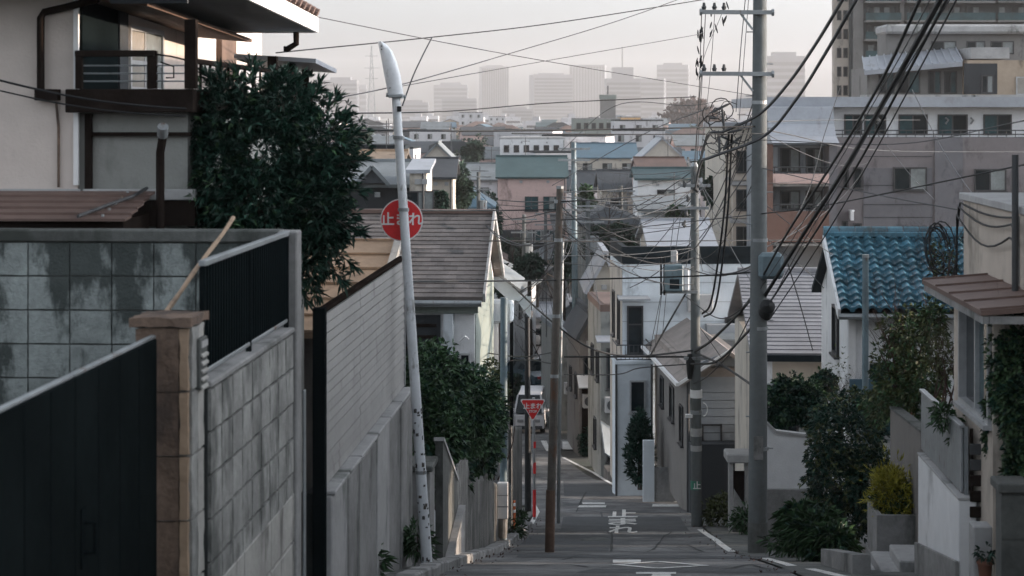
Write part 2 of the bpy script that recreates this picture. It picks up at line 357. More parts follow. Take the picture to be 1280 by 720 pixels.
def HP(px0, px1, pe, Y, base=None):
    """front wall between two photo columns with its eave at row pe, at depth Y -> location, width, height"""
    x0, x1 = (px0-CX)*Y/F, (px1-CX)*Y/F; b = G(Y)-.25 if base is None else base
    return (( x0+x1)/2, Y, b), x1-x0, zpy(pe, Y)-b

def leafmesh(name, me_mat, pts, nrm, size, per=6, aspect=.3, droop=.2, seed=1, spread=1.0):
    """sprays of folded lance-shaped leaves; one spray at each point"""
    g = np.random.default_rng(seed); n = len(pts)*per
    p = np.repeat(np.asarray(pts), per, 0); d = np.repeat(np.asarray(nrm), per, 0) + g.normal(0, .75*spread, (n,3)); d[:,2] += .15
    d /= np.linalg.norm(d, axis=1, keepdims=True)+1e-9
    s = size*g.uniform(.6, 1.25, (n,1)); up = g.normal(0, .5, (n,3)); up[:,2] += 1
    sx = np.cross(d, up); sx /= np.linalg.norm(sx, axis=1, keepdims=True)+1e-9; nn = np.cross(sx, d)
    base = p + d*s*.1; mid = base + d*s*.5 ; tip = base + d*s - np.array([0,0,1.])*s*droop
    v = np.stack([base, mid + sx*s*aspect*.5 + nn*s*.06, tip, mid - sx*s*aspect*.5 + nn*s*.06], 1).reshape(-1,3)
    idx = np.arange(n)[:,None]*4; f = np.concatenate([idx+np.array([[0,1,2]]), idx+np.array([[0,2,3]])], 1).reshape(-1,3)
    me = bpy.data.meshes.new(name); me.vertices.add(len(v)); me.vertices.foreach_set('co', v.ravel())
    me.loops.add(f.size); me.loops.foreach_set('vertex_index', f.ravel().astype(np.int32)); me.polygons.add(len(f))
    me.polygons.foreach_set('loop_start', np.arange(0, f.size, 3, dtype=np.int32)); me.materials.append(me_mat); me.update(calc_edges=True)
    return me
def blob_points(blobs, n, seed=1, shell=.55, rough=.28):
    """points and outward normals over a union of lumpy ellipsoids; blobs = (centre, radii)"""
    g = np.random.default_rng(seed); P_, N_ = [], []
    vol = np.array([b[1][0]*b[1][1]*b[1][2] for b in blobs])**.67; cnt = (n*vol/vol.sum()).astype(int)+1
    for (c, r), k in zip(blobs, cnt):
        u = g.normal(0, 1, (k,3)); u /= np.linalg.norm(u, axis=1, keepdims=True)
        rad = shell + (1-shell)*g.random((k,1))**.6
        wob = np.array([1 + rough*mnoise.noise(Vector(q*1.9)+Vector((seed*3.1, c[0], c[2]))) + rough*.6*mnoise.noise(Vector(q*4.7)+Vector((c[1], seed, 0))) for q in u])[:,None]
        P_.append(np.array(c) + u*rad*wob*np.array(r)); N_.append(u)
    return np.concatenate(P_), np.concatenate(N_)
def foliage(parent, name, matk, blobs, n, size, per=6, aspect=.35, droop=.2, seed=1, shell=.55, rough=.3, spread=1.0):
    p, nn = blob_points(blobs, n, seed, shell, rough); b = np.array(BASE.get(root_of(parent), (0,0,0)))
    o = bpy.data.objects.new(name, leafmesh(name, mat(matk), p-b, nn, size, per, aspect, droop, seed, spread)); COL.objects.link(o); o.parent = parent
    return o
def branches(m, p, d, ln, r, depth, rnd, split=3, up=.15):
    p = Vector(p); d = Vector(d).normalized(); pts = [p]; rs = [r]; q = p.copy(); dd = d.copy()
    for i in range(4):
        dd = (dd + Vector((rnd.uniform(-.2,.2), rnd.uniform(-.2,.2), rnd.uniform(-.1,.2)))).normalized(); q = q + dd*ln/4; pts.append(q.copy()); rs.append(r*(1-.14*(i+1)))
    m.tube(pts, rs, 5 if r > .01 else 3, cap=False)
    if depth > 0:
        for k in range(split):
            f = rnd.randint(2, 4); nd = (dd + Vector((rnd.uniform(-.9,.9), rnd.uniform(-.9,.9), rnd.uniform(-.3,.7)+up))).normalized()
            branches(m, pts[f], nd, ln*rnd.uniform(.55,.8), rs[f]*.65, depth-1, rnd, split, up)
def text_mesh(txt, size=1.0, extrude=0.0):
    cu = bpy.data.curves.new('lettering', 'FONT'); cu.body = txt; cu.size = size; cu.align_x = 'CENTER'; cu.align_y = 'CENTER'; cu.extrude = extrude; cu.resolution_u = 3; cu.offset = .022*size
    o = bpy.data.objects.new('lettering', cu); COL.objects.link(o); bpy.context.view_layer.update()
    me = bpy.data.meshes.new_from_object(o.evaluated_get(bpy.context.evaluated_depsgraph_get()))
    bpy.data.objects.remove(o); bpy.data.curves.remove(cu); return me
def Gs(d, t): return G(st(d, t).y)
# ------------------------------------------------------------ ground, road, markings, kerb
def lerp_tab(tab, y):
    if y <= tab[0][0]: return tab[0][1]
    for (a, va), (b, vb) in zip(tab, tab[1:]):
        if y <= b: return va + (vb-va)*(y-a)/(b-a)
    return tab[-1][1]
ys = [-40+i for i in range(0, 240)] + [200+10*i for i in range(1, 40)] + [600, 700, 800, 1100, 1500, 2200, 3200, 4600, 6000]
xs = [-3000,-600,-150,-60,-25,-12,-6,-3,0,3,6,12,25,60,150,600,3000]
m = M(); nx = len(xs)
for y in ys:
    for x in xs: m.v.append((x, y, G(y)-.06))
for j in range(len(ys)-1):
    for i in range(nx-1): a = j*nx+i; m.f.append((a, a+1, a+1+nx, a+nx))
o = m.obj('ground', mat('ground')); tag(o, kind='structure')
CL = [(-30,-1.63),(55,2.98),(58,2.5),(62,1.62),(70,.75),(78,.1),(95,-.4),(115,.4),(140,2.2),(200,5)]
HW = [(-30,2.05),(46,2.05),(56,2.5),(62,1.95),(78,1.95),(200,2.1)]
def road_x(y, s): return lerp_tab(CL, y) + s*lerp_tab(HW, y)
m = M(); rys = [-30+i*1.0 for i in range(0, 231)]
for y in rys:
    for s in (-1, -.33, .33, 1): m.v.append((road_x(y, s), y, G(y)))
for j in range(len(rys)-1):
    for i in range(3): a = j*4+i; m.f.append((a, a+1, a+5, a+4))
road = m.obj('road', mat('asphalt')); tag(road, kind='structure')
def sheet(name, poly, matk, parent, dz):           # flat piece lying on the sloping ground: poly of world (x, y) corners a,b,c,d
    a, b, c, d = [Vector((p[0], p[1], 0)) for p in poly]; n = max(1, int((d-a).length/1.0)); mm = M()
    for i in range(n+1):
        f = i/n
        for q in (a.lerp(d, f), b.lerp(c, f)): mm.v.append((q.x, q.y, G(q.y)+dz))
    for i in range(n): mm.f.append((2*i, 2*i+1, 2*i+3, 2*i+2))
    return mm.obj(name, mat(matk), parent)
side = sheet('side_street', [(3.5,56.0),(30,56.8),(30,60.8),(3.3,60.3)], 'asphalt', None, -.006); tag(side, kind='structure')
side2 = sheet('side_street', [(-14,55.4),(1.5,55.6),(1.0,60.2),(-14,60.0)], 'asphalt', None, -.010); tag(side2, kind='structure')
side3 = sheet('side_street', [(0.5,82.0),(22,82.5),(22,86.5),(0.5,86.0)], 'asphalt', None, -.012); tag(side3, kind='structure')
def yat(py):                                        # depth at which the road meets a photo row
    lo, hi = 12., 140.
    for _ in range(40):
        mid = (lo+hi)/2
        if HY - G(mid)*F/mid > py: lo = mid
        else: hi = mid
    return lo
def RP(px, py): Y = yat(py); return ((px-CX)*Y/F, Y)
def marking(pts, w_, name='road_marking'):          # painted line through world (x,y) points
    for a, b in zip(pts, pts[1:]):
        a, b = Vector(a), Vector(b); n = Vector((-(b-a).y, (b-a).x)).normalized()*w_/2
        sheet(name, [a-n, a+n, b+n, b-n], 'paint_road', road, .009)
marking([RP(875,662), RP(895,675.5), RP(915,690)], .14); marking([RP(955,698), RP(990,708)], .14); marking([RP(1012,711.5), RP(1048,720), RP(1100,730)], .14)
marking([RP(777,611), RP(742,591), RP(704,572)], .13)
marking([RP(664,655), RP(672,640), RP(668,632)], .12)
sheet('road_marking', [RP(815,633.5), RP(852,633.5), RP(851,630.5), RP(816,630.5)], 'paint_road', road, .009)
sheet('road_marking', [RP(722,634.5), RP(757,634.5), RP(758,632), RP(724,632)], 'paint_road', road, .009)
sheet('road_marking', [RP(728,630.5), RP(756,630.5), RP(756,628.4), RP(728,628.4)], 'paint_road', road, .009)
sheet('road_marking', [RP(842,628), RP(866,628), RP(866,625.8), RP(842,625.8)], 'paint_road', road, .009)
sheet('road_marking', [RP(878,631.5), RP(896,631.5), RP(896,628.6), RP(878,628.6)], 'paint_road', road, .009)
sheet('road_marking', [RP(703,562), RP(736,562), RP(733,553), RP(703,552)], 'paint_road', road, .009)
sheet('road_marking', [RP(683,564), RP(689,564), RP(683,551), RP(676,551)], 'paint_road', road, .009)
sheet('road_marking', [RP(766,704), RP(801,704), RP(801,700.3), RP(766,700.3)], 'paint_road', road, .009)
dm = [RP(771,706.5), RP(822,711), RP(881,707.5), RP(822,702.5)]
for a, b in zip(dm, dm[1:]+dm[:1]): marking([a, b], .15)
sheet('road_marking', [RP(795,718.2), RP(845,718.2), RP(845,716), RP(795,716)], 'paint_road', road, .009)
sheet('road_marking', [RP(812,724), RP(840,724), RP(838,718.4), RP(816,718.4)], 'paint_road', road, .010)
for ch, (pa, pb) in zip('止まれ', ((647,637.5), (656.5,648), (667,657.5))):   # the three characters, stretched along the road
    me = text_mesh(ch, 1.0); v = np.empty(len(me.vertices)*3); me.vertices.foreach_get('co', v); v = v.reshape(-1,3)
    lo, hi = v.min(0), v.max(0); ya, yb = yat(pa), yat(pb); f = (v[:,1]-lo[1])/(hi[1]-lo[1]); g = (v[:,0]-lo[0])/(hi[0]-lo[0])-.5
    yy = ya + f*(yb-ya); cx_ = (778.5-CX)*yy/F; wid = 36*((ya+yb)/2)/F
    v[:,0] = cx_ + g*wid; v[:,1] = yy; v[:,2] = [G(q)+.012 for q in yy]; me.vertices.foreach_set('co', v.ravel())
    me.materials.clear(); me.materials.append(mat('paint_road')); o = bpy.data.objects.new('road_lettering', me); COL.objects.link(o); o.parent = road
# asphalt patches and a concrete joint across the road
for poly in ([RP(640,688), RP(760,690), RP(766,672), RP(662,670)], [RP(700,664), RP(862,664), RP(850,646), RP(704,646)], [RP(720,716), RP(1000,716), RP(985,711), RP(742,711)],
             [RP(705,620), RP(770,621), RP(758,600), RP(704,600)]):
    sheet('asphalt_patch', poly, 'asphalt_patch', road, .004)
sheet('drain_cover', [RP(925,694), RP(938,696), RP(930,689), RP(918,687)], 'concrete_dark', road, .006)
mh = M(); mx_, my_ = RP(745,676); mh.tube([(mx_,my_,G(my_)-.02),(mx_,my_,G(my_)+.012)], .3, 20); mh.obj('manhole_cover', mat('concrete_dark'), road)
for k, pts in enumerate(([(762,690),(766,676),(764,662),(768,650)], [(810,690),(822,682),(830,670),(846,662)], [(700,700),(730,693),(760,697),(800,694)], [(660,708),(700,705),(760,712)], [(880,690),(860,681),(842,684)], [(720,640),(726,625),(735,610)], [(900,712),(940,706),(975,716)])):
    q = [RP(*p) for p in pts]; rr_ = random.Random(k); fine = []
    for a, b in zip(q, q[1:]):
        for f in (0,.33,.66): fine.append((a[0]+(b[0]-a[0])*f+rr_.uniform(-.03,.03), a[1]+(b[1]-a[1])*f))
    for a, b in zip(fine, fine[1:]):
        a, b = Vector(a), Vector(b); n = Vector((-(b-a).y, (b-a).x)).normalized()*rr_.uniform(.012,.03); sheet('crack', [a-n, a+n, b+n, b-n], 'mortar', road, .007)
for poly in ([RP(645,697), RP(960,699), RP(958,695.5), RP(648,693.5)], [RP(664,671.5), RP(905,671), RP(903,669), RP(666,669)]): sheet('repair_strip', poly, 'asphalt_patch', road, .0055)
sheet('repair_strip', [RP(760,668), RP(763.5,668), RP(752,640), RP(750,640)], 'asphalt_patch', road, .0055)
g = np.random.default_rng(17); pts_ = []
for k in range(170):
    t_ = g.uniform(20,52); d = -1.98+abs(g.normal(0,.14)) if k % 2 else 2.1-abs(g.normal(0,.2)); p = st(d, t_); pts_.append((p.x, p.y, G(p.y)+.012))
o = bpy.data.objects.new('fallen_leaves', leafmesh('fallen_leaves', mat('twig'), np.array(pts_), np.tile([.3,.3,.2], (len(pts_),1)), .05, 2, .5, 0, 6, 1.2)); COL.objects.link(o)
tag(o, 'dry fallen leaves scattered along both edges of the road', 'leaves', kind='stuff')
kb = bpy.data.objects.new('kerb', None); COL.objects.link(kb); tag(kb, kind='structure')
kme = M().box(-.11,-.295,-.14,.11,.295,.12,.02).mesh('kerb_stone', mat('concrete'))
for side_, d0, t0, n in ((-1,-2.12,19.5,44),):
    for i in range(n):
        t_ = t0+i*.61; p = st(d0+random.uniform(-.015,.015), t_); sl = (G(p.y+.3)-G(p.y-.3))/.6
        o = bpy.data.objects.new('kerb_stone', kme); COL.objects.link(o); o.parent = kb
        o.location = (p.x, p.y, G(p.y)+random.uniform(-.008,.008)); o.rotation_euler = (math.atan(sl), 0, -TH+random.uniform(-.012,.012))
tag(kb, kind='structure')
# shoulder on the right between the edge line and the gardens
m = M()
for t_ in range(14, 54):
    for d in (2.1, 3.6): p = st(d, t_); m.v.append((p.x, p.y, G(p.y)+.004))
for i in range(39): m.f.append((2*i, 2*i+1, 2*i+3, 2*i+2))
tag(m.obj('pavement', mat('concrete_dark')), kind='structure')
m = M()
for t_ in range(14, 54):
    for d in (-3.4, -2.2): p = st(d, t_); m.v.append((p.x, p.y, G(p.y)+.05))
for i in range(39): m.f.append((2*i, 2*i+1, 2*i+3, 2*i+2))
tag(m.obj('pavement', mat('concrete_dark')), kind='structure')

# ------------------------------------------------------------ left foreground: gate, post, block walls, railing
gt = T('gate', 'black double gate with pale edges at the lower left corner', 'gate', (-2.86,10.4,-3.2), street=True)
for t0, t1 in ((8.2,9.92),(9.94,11.72)):
    lf = M().box(-2.88,t0,-3.05,-2.83,t1,-1.375,.006).obj('gate_leaf', mat('dark_panel'), gt)
    for k in range(1, 4): tt = t0+(t1-t0)*k/4; M().box(-2.8295,tt-.006,-3.04,-2.8265,tt+.006,-1.385).obj('panel_seam', mat('black_metal'), lf)
    M().box(-2.872,t0,-1.373,-2.838,t1,-1.352,.004).obj('top_rail', mat('steel_grey'), lf)
M().tube([(-2.83,10.06,-2.32),(-2.76,10.06,-2.32),(-2.76,10.06,-2.16),(-2.83,10.06,-2.16)], .012, 8).box(-2.831,10.02,-2.4,-2.82,10.1,-2.08).obj('handle', mat('black_metal'), gt)
M().box(-2.92,8.0,-3.2,-2.78,8.18,-1.32,.01).obj('hinge_post', mat('steel_grey'), gt)
ps = T('gate_post', 'tan tiled gate post with stone cap beside the black gate', 'gate post', (-2.78,11.95,-3.4), street=True)
M().box(-2.97,11.8,-3.4,-2.66,12.16,-1.31).obj('core', mat('brown_wood' if False else 'concrete'), ps)
M().rbox(-3.02,11.735,-1.305,-2.61,12.2,-1.25,.012,.045).obj('cap', mat('tan_tile'), ps)
for k in range(5):                                   # tile courses on the face that looks up the street and on the street side
    z1 = -1.312-k*.4; z0 = z1-.394
    M().rbox(-2.975,11.765,z0-.006,-2.702,11.799,z1,.006,.05,k).obj('face_tile', mat('tan_tile'), ps)
    M().rbox(-2.70,11.76,z0,-2.645,11.799,z1,.006,.03,k+9).obj('face_tile', mat('roof_tan'), ps)
    M().rbox(-2.659,11.80,z0,-2.63,11.975,z1,.006,.05,k).obj('face_tile', mat('block_grey'), ps)
    M().rbox(-2.659,11.98,z0,-2.63,12.155,z1,.006,.05,k+4).obj('face_tile', mat('footing'), ps)
mbx = M().box(-2.64,11.93,-1.72,-2.605,12.14,-1.4,.006).obj('letterbox', mat('concrete_dark'), ps)
for k in range(5): M().obox((-2.604,11.95,-1.71+k*.05), (0,.17,0), (.012,0,-.012), (0,0,.012)).obj('louvre', mat('footing'), mbx)
M().box(-2.604,11.95,-1.46,-2.598,12.12,-1.42).obj('name_plate', mat('concrete_pale'), mbx)
# block wall along the street, with railing
bw = T('block_wall', 'grey concrete block wall along the street with black railing on top', 'wall', (-2.6,13.8,-3.4), street=True)
M().box(-2.70,12.165,-3.4,-2.612,15.36,-1.745).obj('mortar_core', mat('mortar'), bw)
bl = M().rbox(-.014,-.167,-.1335,.014,.167,.1335,.004,.05).mesh('block', mat('block_grey'))
for r_ in range(5):
    for c in range(9): inst(bl, 'block', bw, (-2.604+random.uniform(-.003,.003), 12.35+c*.35, -1.885-r_*.28))
fb = M().box(-.016,-.516,-.186,.016,.516,.186,.008).mesh('footing_block', mat('footing'))
for r_ in range(3):
    for c in range(3): inst(fb, 'footing_block', bw, (-2.6+random.uniform(-.004,.004), 12.72+c*1.05, -3.22-r_*.39))
M().box(-2.68,12.165,-4.4,-2.615,15.36,-3.04).obj('footing_core', mat('mortar'), bw)
M().box(-2.72,12.17,-1.744,-2.585,15.36,-1.70,.01).obj('coping', mat('concrete'), bw)
M().box(-2.73,15.37,-4.4,-2.57,15.60,-.93,.012).obj('end_pillar', mat('concrete'), bw)
rl = T('railing', 'black bar railing with pale top rail on the block wall', 'railing', (-2.65,13.8,-1.7), street=True)
M().box(-2.675,12.18,-.965,-2.625,15.36,-.925,.006).obj('top_rail', mat('steel_grey'), rl)
M().box(-2.665,12.18,-1.66,-2.635,15.36,-1.63,.005).obj('bottom_rail', mat('steel_grey'), rl)
bar = M().box(-.011,-.02,-.333,.011,.02,.333).mesh('bar', mat('black_metal'))
for k in range(36): inst(bar, 'bar', rl, (-2.65, 12.24+k*.0885, -1.297))
for k in (12.2, 13.75, 15.33): M().box(-2.668,k-.02,-1.7,-2.632,k+.02,-.97).obj('stanchion', mat('black_metal'), rl)
# stained wall across the yard, facing up the street
sw = T('block_wall', 'mossy stained concrete block wall across the yard behind the gate', 'wall', (-3.7,15.6,-3.4), street=True)
M().box(-5.6,15.62,-3.6,-2.735,15.74,-1.04).obj('mortar_core', mat('mortar_pale'), sw)
bl2 = M().rbox(-.172,-.012,-.1365,.172,.012,.1365,.004,.05).mesh('block', mat('block_stained'))
for r_ in range(8):
    for c in range(8): inst(bl2, 'block', sw, (-2.92-c*.35, 15.612+random.uniform(-.003,.003), -1.18-r_*.28))
M().box(-5.6,15.58,-1.038,-2.74,15.79,-.935,.012).obj('coping', mat('concrete_dark'), sw)
m = M(); a, b = P(206,392,12.5), P(291,273,14.6)
m.tube([a.lerp(b, f)+Vector((math.sin(f*9)*.006,0,math.sin(f*7)*.006)) for f in np.linspace(-.1, 1, 12)], [.014+.002*(i % 3) for i in range(12)], 7)
single(m, 'bamboo_pole', mat('roof_tan'), tuple(a), 'pale mottled bamboo stick leaning behind the gate post', 'stick', smooth=True)

# ------------------------------------------------------------ left house with balcony
lh = T('house', 'mauve beige house with dark wooden balcony at upper left', 'house', (-6,19,-4.4), street=True)
M().box(-10,17.02,-4.6,-4.83,26,1.35).obj('wall', mat('wall_mauve_beige'), lh)
M().box(-4.829,17.05,-4.6,-3.84,23.5,.06).obj('lower_wall', mat('wall_stucco'), lh)
M().box(-10,16.98,-.77,-4.80,17.018,-.655,.006).obj('band', mat('concrete_pale'), lh)
M().box(-4.76,16.93,-.75,-3.75,17.049,-.655,.006).obj('band', mat('concrete_pale'), lh)
M().box(-4.828,16.95,-.98,-3.75,17.047,-.76).obj('band', mat('dark_wood'), lh)
M().box(-4.86,16.98,-.62,-4.815,17.018,1.35).obj('corner_trim', mat('sign_white'), lh)
# balcony floor beam, posts, rails
bc = M().box(-4.828,16.9,.064,-3.78,23.4,.2,.01).obj('balcony', mat('dark_wood'), lh)
M().box(-3.779,16.9,.03,-3.74,23.4,.24,.008).obj('edge_beam', mat('dark_wood'), bc)
M().box(-4.9,16.86,.03,-3.742,16.898,.24,.008).obj('edge_beam', mat('dark_wood'), bc)
for d, t_, z1 in ((-3.78,16.93,.86), (-3.78,21.0,.66), (-3.78,22.3,.58)): M().box(d-.05,t_-.05,.243,d+.05,t_+.05,z1).obj('post', mat('dark_wood'), bc)
M().box(-4.17,16.9,.243,-4.09,16.96,.58).obj('post', mat('dark_wood'), bc); M().box(-4.82,16.9,.243,-4.76,16.96,.58).obj('post', mat('dark_wood'), bc)
M().box(-4.82,16.88,.53,-4.10,16.97,.585,.006).obj('hand_rail', mat('dark_wood'), bc)
M().box(-3.815,16.99,.47,-3.745,22.4,.515,.006).obj('hand_rail', mat('dark_wood'), bc)
for z in (.31,.38,.45): M().tube([(-4.75,16.93,z),(-3.84,16.93,z)], .008, 6).obj('wire_rail', mat('steel_grey'), bc)
for k in range(9): M().box(-3.79,17.3+k*.42,.245,-3.77,17.33+k*.42,.47).obj('baluster', mat('dark_wood'), bc)
M().tube([(-4.09,16.93,.55),(-3.95,16.9,.53),(-3.83,16.92,.5)], .009, 6).tube([(-4.05,16.91,.48),(-3.93,16.9,.44),(-3.93,16.9,.34),(-4.0,16.9,.34)], .007, 6).obj('hose', mat('rubber'), bc)
# upper wall openings on the street side
M().box(-4.829,17.06,.21,-4.80,18.3,1.3).obj('shutter', mat('black_metal'), lh)  # black colour stands in for the shade of a deep opening under the roof
M().box(-4.829,18.3,.21,-4.78,18.62,1.3).obj('shutter', mat('wall_dark'), lh)
window(lh, (-4.83,18.72,.24), (0,1,0), (1,0,0), 1.4, .66, frame='sash_alu', glass=('glass_warm','glass_curtain'), rail=.42, fw=.05, dp=.05)
M().box(-4.829,23.0,.2,-4.76,23.9,1.1).obj('door', mat('brown_wood'), lh)
for k in range(9): M().tube([(-4.79,18.32+k*.035,.24),(-4.79,18.32+k*.035,.9)], .004, 5).obj('grille_bar', mat('steel_grey'), lh)
# roofs: main eave towards the street, the lit barge board and the tiles on it
rf = M().slab((-3.45,16.2,1.14),(-3.45,21.9,.97),(-10,21.9,.97),(-10,16.2,1.14), -.02).obj('roof', mat('roof_grey'), lh)
M().slab((-3.45,16.2,1.36),(-3.45,21.9,1.17),(-10,21.9,2.5),(-10,16.2,2.7), .05).obj('roof_cover', mat('roof_brown'), rf)
M().obox((-3.45,16.2,1.13), (0,5.72,-.17), (.035,0,0), (0,0,.17)).obj('barge_board', mat('sign_white'), rf)
M().obox((-10,21.9,.955), (6.55,0,0), (0,.03,0), (0,0,.17)).obj('barge_board', mat('sign_white'), rf)
for k in range(19): M().tube([(-3.5,16.3+k*.3,1.40-k*.0098),(-3.38,16.3+k*.3,1.35-k*.0098)], .045, 8).obj('edge_tile', mat('roof_brown'), rf)
M().slab((-4.2,17.05,1.03),(-4.2,22.0,.89),(-4.83,22.0,.95),(-4.83,17.05,1.1), .04).obj('lower_eave', mat('brown_wood'), lh)
M().box(-4.4,16.5,.98,-3.72,16.56,1.3).obj('eave_panel', mat('wall_dark'), lh)
M().tube([(-3.62,21.6,.95),(-3.62,21.6,.82),(-3.72,21.6,.76),(-3.76,21.6,.76)], .035, 8).obj('downpipe', mat('dark_wood'), lh)
M().tube([(-4.62,16.96,1.05),(-4.9,16.96,.98),(-5.12,16.96,.93),(-5.15,16.96,.88),(-5.15,16.96,.16)], .034, 10).box(-5.19,16.9,.14,-4.98,17.0,.24).obj('downpipe', mat('dark_wood'), lh, smooth=True)
M().tube([(-5.02,16.99,.13),(-5.0,17.0,-.1),(-5.0,17.0,-.64)], .012, 6).obj('conduit', mat('tan_tile'), lh)
# far corner pergola of the balcony
for t_ in (22.3, 23.3): M().box(-3.83,t_-.04,.2,-3.75,t_+.04,.64).obj('post', mat('dark_wood'), bc)
M().slab((-3.45,21.95,.66),(-3.45,23.6,.58),(-4.4,23.6,.64),(-4.4,21.95,.72), .05).obj('pergola_roof', mat('roof_metal'), lh)
# horizontal rail and vent pipe on the lower wall
M().box(-4.75,17.0,-.18,-3.8,17.04,-.145).box(-4.76,16.99,-.75,-4.70,17.045,.02).obj('wall_rail', mat('dark_wood'), lh)
vp = T('vent_pipe', 'bent dark metal vent pipe rising in front of the stucco wall', 'pipe', (-4.0,16.5,-3.2), street=True)
M().tube([(-3.98,16.6,-2.6),(-3.98,16.6,-.32),(-3.95,16.56,-.2),(-3.93,16.5,-.12)], .038, 10).obj('pipe', mat('dark_wood'), vp, smooth=True)
M().tube([(-3.945,16.54,-.17),(-3.925,16.47,-.09)], .048, 10).obj('cowl', mat('steel_grey'), vp, smooth=True)
sh = T('shed', 'low shed with brown seamed metal roof behind the stained wall', 'shed', (-4.8,16.3,-3.2), street=True)
M().box(-5.9,15.95,-3.3,-4.14,16.85,-.87).obj('wall', mat('dark_wood'), sh)
for k in range(5):
    t0 = 15.86+k*.205; z0 = -.86+k*.042
    M().slab((-5.95,t0,z0),(-4.1,t0,z0),(-4.1,t0+.23,z0+.022),(-5.95,t0+.23,z0+.022), .022).obj('roof_sheet', mat('roof_brown'), sh)
for k in range(5): M().tube([(-4.3,15.9+k*.205,-.845+k*.042),(-4.3,15.9+k*.205,-.825+k*.042)], .014, 6).obj('fixing', mat('steel_grey'), sh)
M().tube([(-4.5,15.86,-.84),(-4.36,16.2,-.77),(-4.2,16.5,-.7),(-4.16,16.85,-.64)], .016, 6).obj('edge_cord', mat('cable_grey'), sh)
for i, (y0, y1) in enumerate(((98,122),(111,131))):
    m = M(); a, b = P(-10,y0,16.5), P(233,y1+14,16.7)
    m.tube([a.lerp(b, f) - Vector((0,0,.05*math.sin(f*math.pi))) for f in np.linspace(0, 1, 12)], .011 if i == 0 else .008, 6)
    single(m, 'house_cable', mat('rubber'), tuple(a), ['thicker', 'thinner'][i]+' black cable hanging across the beige wall at upper left', 'cable', group='cables on the beige house', smooth=True)

# the dark tree in the left yard
tr = T('tree', 'dense dark evergreen tree in front of the balcony house', 'tree', tuple(P(335,600,17.6)))
def PB(px, py, Y, rx, ry=None, rz=None): s = Y/F; return (tuple(P(px, py, Y)), (rx*s, (ry or rx)*s, (rz or rx)*s))
blobs = [PB(330,200,17.6,85,90,85), PB(285,140,17.5,48,50,42), PB(350,135,17.6,52,60,44), PB(400,180,17.7,48,60,52), PB(394,260,17.6,48,60,62), PB(330,270,17.5,80,80,70),
         PB(412,288,17.6,24,36,36), PB(275,215,17.4,40,50,48), PB(385,325,17.6,40,50,40), PB(300,330,17.8,60,60,50), PB(250,175,17.5,20,25,16), PB(420,215,17.7,22,30,30)]
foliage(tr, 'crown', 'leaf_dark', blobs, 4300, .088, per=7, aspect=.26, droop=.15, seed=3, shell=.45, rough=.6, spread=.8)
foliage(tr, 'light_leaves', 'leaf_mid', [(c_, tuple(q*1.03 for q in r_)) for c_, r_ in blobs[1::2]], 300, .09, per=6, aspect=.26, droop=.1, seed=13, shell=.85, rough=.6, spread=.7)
rr = random.Random(44); rim = []
for x, y in ((398,108),(375,100),(355,98),(345,112),(430,148),(448,200),(233,238),(228,250),(240,160),(262,100),(296,92),(438,330),(395,365),(425,348),(380,372),(232,262),(418,125),(442,170),(450,238),(446,290),(315,84),(275,92),(246,130),(236,200)):
    p = P(x,y,17.5); c_ = P(340,230,17.5); d_ = (p-c_).normalized(); m = M(); m.tube([p-d_*.22, p], [.008,.004], 4); m.obj('twig', mat('bark'), tr)
    g_ = np.random.default_rng(int(x*7+y)); k_ = np.array([list(p+d_*q) for q in (-.12,-.07,-.03,0,.02)]) - np.array(BASE[tr])
    o = bpy.data.objects.new('leaf_spray', leafmesh('leaf_spray', mat('leaf_dark'), k_, np.tile(list(d_), (5,1)), .13, 6, .2, .05, int(x+y), .7)); COL.objects.link(o); o.parent = tr
m = M(); rr = random.Random(3); b0 = P(335,600,17.6); b0.z = G(17.6)-.1
m.tube([b0, P(335,420,17.6), P(333,300,17.6)], [.11,.08,.06], 9)
for k in range(7): branches(m, P(333,300+10*k,17.6), (rr.uniform(-1,1), rr.uniform(-.6,.6), 1), .6, .03, 2, rr)
m.obj('trunk', mat('bark'), tr, smooth=True)

# ------------------------------------------------------------ siding fence on its retaining wall
rw = T('retaining_wall', 'tall grey concrete retaining wall under the pale siding fence', 'wall', (-2.55,20,-5.5), street=True)
M().box(-2.75,16.95,-7,-2.60,23.6,-3.36).obj('core', mat('mortar'), rw)
edges = [16.95,17.95,18.75,20.1,21.2,22.35,23.6]
for k, (a, b) in enumerate(zip(edges, edges[1:])):
    dd = .012*(k % 2)
    M().box(-2.62,a+.012,-4.42-.24*k-.3,-2.52+dd,b-.012,-3.38-.02*(k % 3),.012).obj('panel', mat('concrete_pale' if k % 3 == 0 else 'concrete'), rw)
    M().box(-2.62,a+.012,-7,-2.515+dd,b-.012,-4.44-.24*k-.3,.012).obj('panel', mat('concrete'), rw)
    M().box(-2.64,a+.03,-3.378,-2.49,b-.03,-3.338,.01).obj('coping', mat('concrete_pale'), rw)
sf = T('siding_fence', 'pale grey horizontal siding fence above the retaining wall on the left', 'fence', (-2.6,20,-3.34), street=True)
M().box(-2.66,16.98,-3.33,-2.632,23.5,-1.76).obj('backing', mat('black_metal'), sf)
ns = 17; hh = 1.55/ns
for (a, b) in ((16.98,19.45),(19.46,23.5)):
    sm = M().add([(.0,a,0),(.03,a,0),(.022,a,hh*.86),(0,a,hh*.86),(.0,b,0),(.03,b,0),(.022,b,hh*.86),(0,b,hh*.86)],
                 [(0,1,2,3),(7,6,5,4),(0,4,5,1),(1,5,6,2),(2,6,7,3),(3,7,4,0)]).mesh('slat', mat('fence_siding'), (0,20,0))
    for k in range(ns): inst(sm, 'slat', sf, (-2.628+random.uniform(-.002,.002), 20, -3.32+k*hh))
